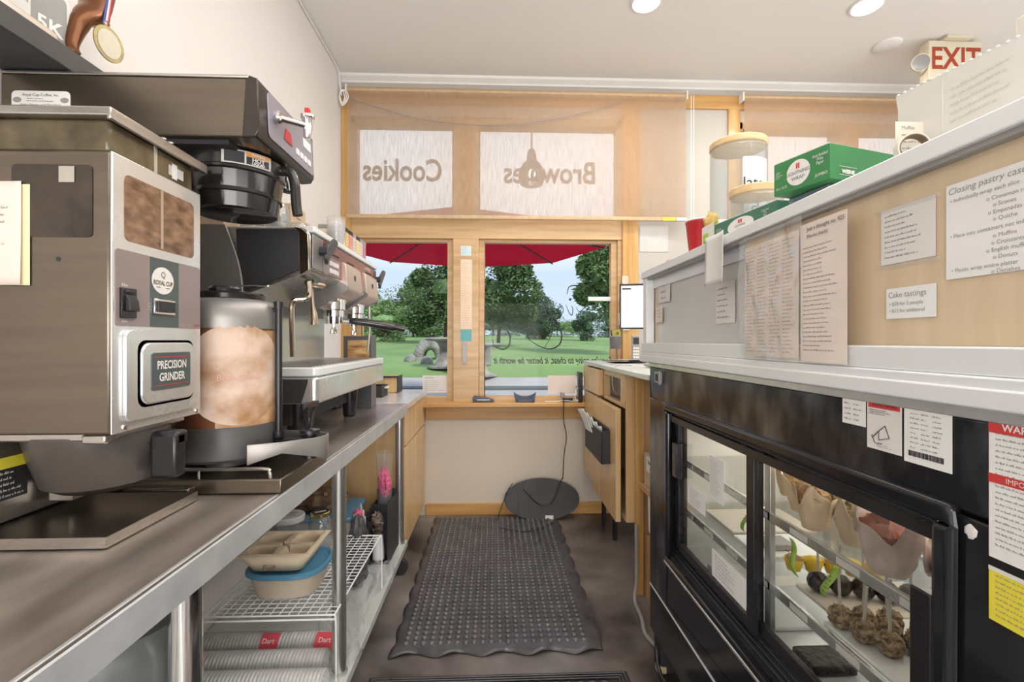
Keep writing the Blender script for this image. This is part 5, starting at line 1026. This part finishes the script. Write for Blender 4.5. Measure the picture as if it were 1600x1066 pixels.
md = build(MB().box(.632, .644, HY0+.02, 1.165, 1.243, 1.497), 'maple_door', maple, r, bevel=.001, label='maple veneer sliding door')
build(MB().box(.630, .633, 1.140, 1.156, 1.345, 1.410), 'pull_slot', greyP, md, bevel=.001); build(MB().box(.6293, .6305, 1.144, 1.152, 1.35, 1.405), 'slot_recess', blackM, md)
XD = .6315
DW = lambda y, z, x=XD: FW(x, y, z)
# plastic sleeve papers
p1 = pap('price_list', DW(1.112, 1.215, .601), .20, .255, 'left half of the big price lists in a crinkled plastic sleeve', 'price list', M('pinkish_sheet', (.80, .69, .61), .6), rows=30, seed=51, cols=4, mar=.03)
p2 = pap('price_list', DW(.905, 1.210, .6005), .122, .265, 'right sheet of the price lists beside the crinkled plastic sleeve', 'price list', M('pinkish_sheet_b', (.80, .70, .63), .6), rows=24, seed=53, mar=.07, cols=1, head=' ', hsz=.07)
build(MB().text('Mix-ins (each)', .010, DW(.895, 1.449, .600), .01, 0, .002, align='LEFT').text('Just a thought no. 925', .011, DW(.895, 1.463, .600), .01, 0, .002, align='LEFT'), 'heading', ink, p2)
crk = G('crinkled_plastic', (1, 1, 1), 1.1, .10, .09, (.95, .95, .95))
def crinkle(u, v): return V((.5965-.006*abs(math.sin(u*9+v*3))*abs(math.sin(v*7-u*2))-.004*mnoise.noise(V((u*6, v*7, 2))), 1.128-.235*u, 1.208+.285*v))
one(MB().grid(crinkle, 40, 40), 'plastic_sleeve', crk, 'crinkled clear plastic sleeve over the price lists', 'plastic sleeve', ang=80)
pap('closing_sheet', DW(.637, 1.335, .631), .30, .13, 'large white list headed Closing pastry case at the right', 'instruction sheet', pw)
F = DW(.637, 1.335, .6305)
b = MB().text('Closing pastry case', .0125, F, .003, .120, .0008, 'LEFT', shear=.15)
for t, a, z in (('• Individually wrap each slice', .006, .107), ('o Cinnamon rolls', .054, .096), ('o Scones', .062, .087), ('o Empanadas', .056, .078), ('o Quiche', .062, .069), ('• Place into containers not individually', .006, .058), ('o Muffins', .062, .048), ('o Croissants', .060, .039), ('o English muffins', .054, .030), ('o Donuts', .062, .021), ('• Plastic wrap entire platter', .008, .011), ('o Danishes', .060, .003)): b.text(t, .0075, F, a, z, .0008, 'LEFT')
build(b, 'lettering', greyink, bpy.data.objects['closing_sheet'])
p_ = pap('taped_list', DW(.748, 1.372, .631), .095, .088, 'small white list under clear tape above the cake tastings card', 'list', paper, rows=9, seed=55)
for z_ in (1.365, 1.455): build(MB().fbox(DW(.758, z_, .6305), 0, .115, 0, .006, .0018, .0022), 'tape', film, p_)
p_ = pap('cake_tastings_card', DW(.738, 1.285, .631), .086, .048, 'small card headed Cake tastings', 'card', pw)
F = DW(.738, 1.285, .6305); build(MB().text('Cake tastings', .0125, F, .004, .037, .0008, 'LEFT').text('• $28 for 2 people', .008, F, .006, .023, .0008, 'LEFT').text('• $12 for additional', .008, F, .006, .012, .0008, 'LEFT'), 'lettering', greyink, p_)
pap('hanging_sheet', DW(1.315, 1.405, .6025), .105, .135, 'curled blank sheet hanging over the edge of the hutch top', 'paper', paper, curl=.006)
pap('receipt_note', DW(1.355, 1.300, .646), .11, .115, 'narrow crinkled receipt in tape on the grey sliding door', 'receipt', paper, rows=6, seed=58)
pap('taped_note', DW(1.84, 1.395, .646), .13, .085, 'white note taped at the far top corner of the grey sliding door', 'note', paper, rows=3, seed=59, curl=.002)
pap('torn_note', DW(1.86, 1.32, .645), .08, .06, 'torn paper scrap with print at the far edge of the grey sliding door', 'note', paperP, rows=4, seed=60, curl=.003)
# ---------------------------------------------------------------- on the hutch
HZ = 1.5305
def boxrot(name, lab, c, cx, cy, z, lx, ly, h, rz, m):
    rr = root(name, lab, c, (0, 0, 0)); return rr
def wrapbox(cx, cy, z, lx, ly, h, rz, lab, mb_, side=True):
    rr = root('wax_paper_box', lab, 'box', (0, 0, 0), 'green wax paper boxes')
    build(MB().box(0, lx, 0, ly, 0, h), 'carton', mb_, rr, bevel=.001)
    Fl = Fr((0, ly, 0), (0, -1, 0), (0, 0, 1)); n = 36
    build(MB().prism([Fl.p(ly*.46+ly*.21*math.cos(2*math.pi*k/n), h*.50+h*.38*math.sin(2*math.pi*k/n), 0) for k in range(n)], Fl.n*.0008), 'oval_label', paper, rr)
    build(MB().text('LIGHTNING', h*.155, Fl, ly*.46, h*.50, .0012, sx=.95).text('WRAP', h*.155, Fl, ly*.46, h*.33, .0012), 'label_lettering', dkgreen, rr)
    build(MB().fbox(Fl, ly*.43, ly*.455, h*.62, h*.78, .0008, .0014).fbox(Fl, ly*.465, ly*.49, h*.62, h*.78, .0008, .0014), 'red_emblem', redink, rr)
    build(MB().text('Interfolded\nWax\nPaper', h*.13, Fl, ly*.84, h*.66, .0012, sx=.8, shear=.2, sp=.85).text('JUMBO', h*.12, Fl, ly*.86, h*.20, .0012, shear=.2).text('10 x 10.75', h*.11, Fl, ly*.15, h*.18, .0012, shear=.2, sx=.85).scrib(Fl, ly*.04, ly*.2, h*.5, h*.72, 4, d=.001, h=.4), 'lettering', paper, rr)
    Fs = FS(0, 0, 0)
    build(MB().text('WEENE', h*.15, Fs, lx*.24, h*.24, .0012, bold=.0006).fbox(Fs, lx*.12, lx*.36, h*.14, h*.15, .0006, .0012).fbox(Fs, lx*.12, lx*.36, h*.38, h*.39, .0006, .0012).text('500 SHEETS', h*.11, Fs, lx*.86, h*.72, .0012), 'side_lettering', cardW, rr)
    build(MB().box(lx*.002, lx*.9, .003, ly-.003, h, h+.0015), 'top_flap', cardW, rr)
    rr.location = (cx, cy, z); rr.rotation_euler = (0, 0, rz); return rr
a1 = math.atan2(.612-.651, 1.016-.894)  # direction of long left face from +Y
wrapbox(.651, .894, 1.566, .20, .128, .069, math.radians(17), 'upper bright green wax paper box on the hutch edge', green)
one(MB().prism([(.668, .925, HZ), (.90, .92, HZ), (.88, 1.04, HZ), (.655, 1.03, HZ)], (0, 0, .035)), 'grey_box', M('slate_box', (.16, .20, .25), .4), 'slate coloured flat box under the bright green wax paper box', 'box', bevel=.002)
wrapbox(.672, 1.10, HZ, .19, .25, .055, math.radians(8), 'lower darker green wax paper box beside the glass jar', M('box_green_dark', (.05, .17, .11), .45, var=.06))
def woodjar(x, y, R, h, lab, txt):
    rr = root('storage_jar', lab, 'jar', (x, y, HZ))
    build(MB().lathe((x, y, HZ), [(R*.9, .0), (R, .008), (R, h-.012), (R*.99, h)], 40, cap=(1, 0)), 'glass_body', jarG, rr, solid=.003)
    build(MB().lathe((x, y, HZ+h), [(R*1.0, 0), (R*1.04, .002), (R*1.04, .020), (R*1.0, .023), (0, .023)], 40), 'bamboo_lid', bamboo, rr, bevel=.002)
    c_ = V((x, y, 0))
    if txt:
        b = MB(); cyltext(b, txt[0], .05, c_, R+.002, -86, HZ+h*.62, 1, 0); cyltext(b, txt[1], .045, c_, R+.002, -80, HZ+h*.40, 1, 0); lb_ = build(cylpatch(c_, R+.001, -108, -45, HZ+h*.25, HZ+h*.85), 'white_label', pw, rr); build(b, 'label_lettering', ink, rr)
woodjar(.832, 1.585, .088, .372, 'tall clear glass jar with bamboo lid and handwritten label', ('late', 'ch'))
woodjar(.790, 1.40, .072, .155, 'short glass jar with bamboo lid behind the wax paper boxes', None)
r = root('red_bucket', 'red party cup with printed tag at the far end of the hutch', 'cup', (.72, 1.62, HZ)); build(MB().lathe((.72, 1.62, HZ), [(.037, 0), (.050, .125), (.052, .128), (.052, .135)], 32, cap=(1, 0)), 'cup', red, r, solid=.002)
build(MB().tube([(.72+.052*math.cos(t*.39), 1.62+.052*math.sin(t*.39), HZ+.135) for t in range(16)], .003, 6, True), 'rim', white, r)
r = root('snack_box', 'small white and lime green tea box in front of the red cup', 'box', (.685, 1.42, HZ)); build(MB().box(.655, .73, 1.36, 1.47, HZ, HZ+.075), 'carton', cardW, r, bevel=.001)
F = FW(.6545, 1.47, HZ); build(MB().fbox(F, .008, .045, .004, .05, 0, .0008).fbox(F, .085, .108, .03, .074, 0, .0008), 'green_panel', M('lime_print', (.42, .58, .06), .5), r); build(MB().text('tea', .018, F, .028, .025, .001).scrib(F, .05, .08, .01, .04, 3), 'lettering', ink, r)
one(MB().blob((.665, 1.72, HZ+.012), (.03, .022, .012), 14, 8, .2, 4, 3), 'cookie', card, 'small tan cookie at the far corner of the hutch top', 'cookie')
one(MB().blob((.70, 1.50, HZ+.10), (.024, .024, .03), 16, 10, .4, 7, 6).blob((.70, 1.50, HZ+.045), (.018, .018, .045), 12, 8), 'twine_bundle', M('straw', (.58, .40, .14), .8, var=.3, scale=40), 'small bundle of straw coloured twine beside the red cup', 'twine')
# white cake boxes
r = root('cake_box', 'open white cake box sheet with printed recipe on the hutch', 'cake box', (.80, .72, HZ))
build(MB().prism([(.70, .775, HZ), (.70, .80, HZ+.145), (.70, .59, HZ+.125), (.70, .56, HZ)], (.003, 0, 0)).box(.6995, .7, .7135, .7155, HZ+.05, HZ+.128).box(.704, .98, .797, .80, HZ, HZ+.14).box(.704, .98, .62, .797, HZ, HZ+.003), 'carton', M('white_carton', (.74, .72, .67), .6, var=.02), r)
build(MB().scrib(FW(.6995, .70, HZ+.05), 0, .09, 0, .06, 5, seed=70, h=.25).scrib(FW(.6995, .68, HZ+.03), .0, .03, 0, .01, 2), 'faint_print', M('faint_print', (.66, .64, .59), .7), r)
b = MB(); 
for k in range(17): b.blob((.7005, .795-.0125*k, HZ+.1455-.00125*k), (.0022, .003, .0018), 8, 6)
build(b, 'perforated_edge', white, r)
r = root('cake_box', 'tall upright white cake box at the right edge on the hutch', 'cake box', (.76, .57, HZ)); build(MB().box(.705, .95, .45, .615, HZ, HZ+.155), 'carton', M('white_carton_b', (.72, .69, .62), .6, var=.02), r, bevel=.002)
build(MB().box(.7045, .7055, .46, .61, HZ+.10, HZ+.102), 'flap_line', M('carton_shadow_line', (.45, .42, .36), .7), r)
pap('muffin_sheet', FS(.653, .748, HZ), .13, .077, 'cream recipe sheet headed Muffins leaning on the cake box', 'paper', M('cream_sheet', (.76, .70, .60), .65), rows=5, seed=72, head='Muffins')
r = root('tape_roll', 'roll of clear tape standing on the hutch edge', 'tape', (.658, .722, HZ)); build(MB().lathe((.658, .722, HZ+.0235), [(.022, -.008), (.022, .008), (.0195, .008), (.0195, -.008), (.022, -.008)], 32, (.35, 1, 0), cap=(0, 0)), 'roll', M('tape_roll', (.70, .66, .58), .3), r); build(MB().lathe((.658, .722, HZ+.0235), [(.0195, -.0085), (.0195, .0085), (.018, .0085), (.018, -.0085), (.0195, -.0085)], 28, (.35, 1, 0), cap=(0, 0)), 'core', M('tape_core', (.18, .12, .07), .5), r)
# ================================================================ RIGHT COUNTER
one(MB().box(.636, 1.45, 1.93, 3.37, 1.085, 1.11), 'counter_top', M('pale_counter', (.74, .76, .73), .22, .1, .03), 'pale counter top over the maple drawers at the right', 'countertop', bevel=.004)
r = root('drawer_cabinet', 'maple cabinet of drawers and doors hung under the right counter', 'cabinet', (.95, 2.85, .33))
b = MB().box(.665, 1.40, 2.36, 2.38, .335, 1.083).box(.665, 1.40, 3.31, 3.33, .335, 1.083).box(.665, 1.40, 2.38, 3.31, .335, .355).box(1.38, 1.40, 2.38, 3.31, .355, 1.083).box(.665, 1.38, 2.84, 2.86, .90, 1.083).box(.665, 1.38, 2.38, 3.31, .905, .925).box(.665, .68, 2.38, 2.47, .925, 1.083).box(.665, .68, 2.47, 2.84, 1.05, 1.083)
build(b, 'carcass', cabWood, r, bevel=.002)
build(MB().box(.632, .664, 2.855, 3.325, .918, 1.076), 'drawer', cabWood, r, bevel=.003)
d1 = build(MB().box(.637, .664, 2.90, 3.325, .335, .905), 'door', cabWood, r, bevel=.003)
d2 = build(MB().box(.618, .645, 2.385, 2.915, .328, .905), 'door', cabWood, r, bevel=.003)
build(MB().box(.70, .72, 2.48, 2.83, .925, 1.045), 'niche_box', blackP, r); build(MB().cyl((.70, 2.53, .975), (.685, 2.53, .975), .014, seg=16), 'niche_knob', chrome, r)
for y in (2.95, 3.25): build(MB().cyl((.76, y, 0), (.76, y, .335), .016, seg=16).cyl((.76, y, .23), (.76, y, .335), .03, seg=16), 'leg', blackP, r)
r = root('file_pocket', 'black file pocket hung on the maple door', 'file holder', (.59, 2.72, .595))
build(MB().box(.568, .574, 2.50, 2.94, .595, .765).box(.574, .617, 2.50, 2.506, .595, .77).box(.574, .617, 2.934, 2.94, .595, .77).box(.574, .617, 2.506, 2.934, .595, .602).box(.611, .617, 2.506, 2.934, .602, .78), 'pocket', blackM, r, bevel=.002)
for i in range(5):
    rr = root('letter', ['white letter leaning farthest left out of the black file pocket', 'second letter fanned out of the black file pocket', 'middle letter fanned in the black file pocket', 'folded letter near the right in the black file pocket', 'nearest letter in the black file pocket'][i], 'letter', (.59, 2.9-.05*i, .62), 'letters in the file pocket')
    x = .579+.006*i; y = 2.84-.02*i; build(MB().grid(lambda u, v: V((x-.05*v*v*(1-.2*i), y-.18+.20*u+.13*v*(1-.22*i), .61+(.24-.018*i)*v-.03*u*v)), 6, 8), 'sheet', paper if i % 2 else pw, rr, solid=.0012)
r = root('plywood_divider', 'upright plywood panel carrying the counter beside the drawers', 'panel', (.95, 2.31, 0))
build(MB().box(.705, 1.40, 2.325, 2.352, 0, 1.083), 'panel', plyZ, r, bevel=.001); build(MB().box(.700, .735, 2.300, 2.324, 0, 1.083), 'edge_batten', honeyZ, r, bevel=.002)
r = root('plywood_shelf', 'plywood cubby shelf between counter panel and pastry case', 'shelf', (.95, 2.12, .52)); build(MB().box(.72, 1.40, 1.93, 2.298, .535, .555).box(.712, .722, 1.93, 2.298, .530, .560), 'board', plyZ, r, bevel=.002)
r = root('labelled_bin', 'cardboard bin with a printed label on the plywood shelf', 'bin', (.9, 2.12, .555)); b = MB().box(.730, .736, 1.95, 2.28, .556, .71).box(1.1, 1.106, 1.95, 2.28, .556, .71).box(.736, 1.1, 1.95, 1.956, .556, .71).box(.736, 1.1, 2.274, 2.28, .556, .71).box(.736, 1.1, 1.956, 2.274, .556, .562); build(b, 'bin', card, r)
F = FW(.7295, 2.24, .63); build(MB().fbox(F, 0, .20, -.0, .07, 0, .001), 'label_sheet', pw, r); build(MB().text('Espresso Cup', .028, F, .095, .048, .0015, bold=.0006).text('Hot Pots', .026, F, .095, .018, .0015, bold=.0006), 'label_lettering', ink, r)
one(MB().prism([(.735, 2.26, .534), (.735, 1.98, .534), (.735, 2.0, .33), (.735, 2.24, .33)], (.30, 0, 0)), 'hanging_tub', pw, 'white plastic tub hanging under the plywood shelf', 'tub', bevel=.015)
one(MB().box(.74, 1.35, 1.94, 2.29, .0, .30), 'floor_box', plyZ, 'plain plywood box on the floor beneath the cubby', 'box', bevel=.002)
one(MB().tube(cat([(.695, 2.29, .35), (.690, 2.27, .10), (.672, 2.24, .012), (.66, 2.10, .010), (.64, 1.98, .010), (.66, 1.89, .010)], 6), .009, 10), 'drain_tube', greyP, 'grey tube bending from panel down to the floor by the case', 'tube')
one(MB().tube(cat([(.70, 1.90, .06), (.655, 1.87, .09), (.625, 1.80, .07), (.615, 1.74, .02), (.625, 1.65, .012), (.655, 1.55, .012)], 6), .008, 8), 'case_cable', blackP, 'black power cable looping on the floor at the foot of the case', 'cable')
one(MB().box(.612, .645, 1.745, 1.78, .004, .03), 'cable_tag', card, 'small tan tag on the black cable at the case foot', 'tag', bevel=.003)
# desk things
CZ = 1.1105
r = root('monitor', 'computer monitor with a white screen at the right edge of the window', 'monitor', (.93, 2.90, CZ))
Fm = Fr((.80, 2.955, 1.335), (1, -.22, 0), (0, 0, 1)); build(MB().fbox(Fm, -.01, .40, -.01, .275, -.02, 0), 'housing', blackP, r, bevel=.003)
sc = build(MB().fbox(Fm, .0, .39, 0, .262, .0, .0008), 'screen', M('screen_glow', (.60, .66, .60), .3, var=.01, emit=.45), r)
build(MB().scrib(Fm, .012, .38, .02, .235, 12, d=.001, seed=77, h=.12), 'screen_lines', M('screen_grey', (.70, .78, .74), .4, emit=.4), sc); build(MB().fbox(Fm, .005, .06, .238, .248, .0008, .0012), 'title_bar', ink, sc)
build(MB().box(.94, 1.02, 2.86, 2.94, CZ, 1.33).rpoly(FU(.98, 2.90, CZ), -.10, .10, -.08, .08, .03, 0, .012), 'stand', whitef, r, bevel=.003)
r = root('cordless_phone', 'grey cordless phone standing in its cradle on the counter', 'phone', (.845, 2.80, CZ)); build(MB().rpoly(FU(.845, 2.80, CZ), -.035, .035, -.035, .035, .01, 0, .03), 'cradle', blackP, r, bevel=.004)
hs = build(MB().rpoly(FS(.845, 2.79, CZ+.025), -.023, .023, 0, .15, .012, -.022, 0), 'handset', greyP, r, bevel=.005); Fp = FS(.845, 2.7895, CZ+.025); build(MB().fbox(Fp, -.017, .017, .095, .135, .0005, .0012), 'display', blackM, hs)
b = MB()
for i in range(3):
    for j in range(4): b.fbox(Fp, -.016+.012*i, -.008+.012*i, .012+.018*j, .024+.018*j, .0005, .002)
build(b, 'keys', cardW, hs)
for k in range(4):
    o = one(MB().grid(lambda u, v, k=k: V((.66+.012*k+.24*u, 2.62+.02*k+.30*v+.03*u, CZ+.002+.006*k+(.012*(1-v) if k > 1 else 0))), 6, 6), 'loose_paper', [pw, paper, blackM, pw][k], ['lowest white sheet in the paper pile on the right counter', 'second sheet of the paper pile on the right counter', 'black folder in the paper pile on the right counter', 'topmost white sheet of the paper pile on the right counter'][k], 'paper', 'papers piled on the right counter', solid=.003)
one(MB().blob((.84, 2.45, CZ+.014), (.05, .07, .014), 18, 8, .2, 3, 4), 'tape_dispenser', greyP, 'low grey dispenser on the near part of the right counter', 'dispenser')
one(MB().tube(cat([(.76, 2.60, CZ+.006), (.68, 2.55, CZ+.008), (.632, 2.50, 1.09), (.628, 2.48, 1.0), (.66, 2.50, .96)], 6), .0028, 6), 'desk_cord', greyink, 'thin cord hanging from the counter into the cabinet niche', 'cord')
r = root('pen_cup', 'wire mesh pen cup hung on the window trim', 'pen cup', (.865, 3.33, 1.195)); build(MB().lathe((.865, 3.345, 1.195), [(.035, 0), (.040, .085)], 20, cap=(1, 0)), 'cup', G('mesh_cup', (.5, .5, .5), .3, .3, .45, (.30, .29, .29)), r, solid=.002); build(MB().lathe((.865, 3.345, 1.28), [(.040, 0), (.042, .003), (.040, .006)], 20, cap=(0, 0)), 'rim', greyP, r)
one(MB().lathe((.873, 3.335, 1.305), [(.026, -.006), (.026, .006), (.012, .006), (.012, -.006), (.026, -.006)], 24, (.2, 1, 0), cap=(0, 0)), 'tape_roll', M('lime_tape', (.42, .44, .06), .4), 'small olive tape roll resting in the mesh pen cup', 'tape')
one(MB().tube([(.85, 3.35, 1.21), (.832, 3.345, 1.33)], .004, 8).tube([(.875, 3.35, 1.21), (.890, 3.35, 1.32)], .004, 8), 'pen', blackP, 'dark pens standing in the mesh pen cup', 'pens')
pinkn = M('sticky_pink', (.80, .62, .52), .6)
for i, (x, z, w_, h_) in enumerate([(.925, 1.66, .045, .06), (.930, 1.585, .04, .065), (.915, 1.44, .06, .12), (.93, 1.325, .045, .09), (.90, 1.36, .05, .09)]):
    pap('sticky_note', FS(x, D-.0235-.0012*i, z), w_, h_, ['topmost small note on the pine trim by the monitor', 'second small note on the pine trim by the monitor', 'long white note hanging beside the monitor edge', 'lowest note on the pine trim by the monitor', 'curled white note left of the monitor'][i], 'note', [pinkn, pinkn, pw, paper, pw][i], curl=.006, rows=3, seed=80+i)
pap('wall_sheet', FS(1.06, D-.009, 1.90), .21, .19, 'pale sheet taped to the wall under the wide blind', 'paper', M('faded_grey_sheet', (.60, .58, .56), .7))
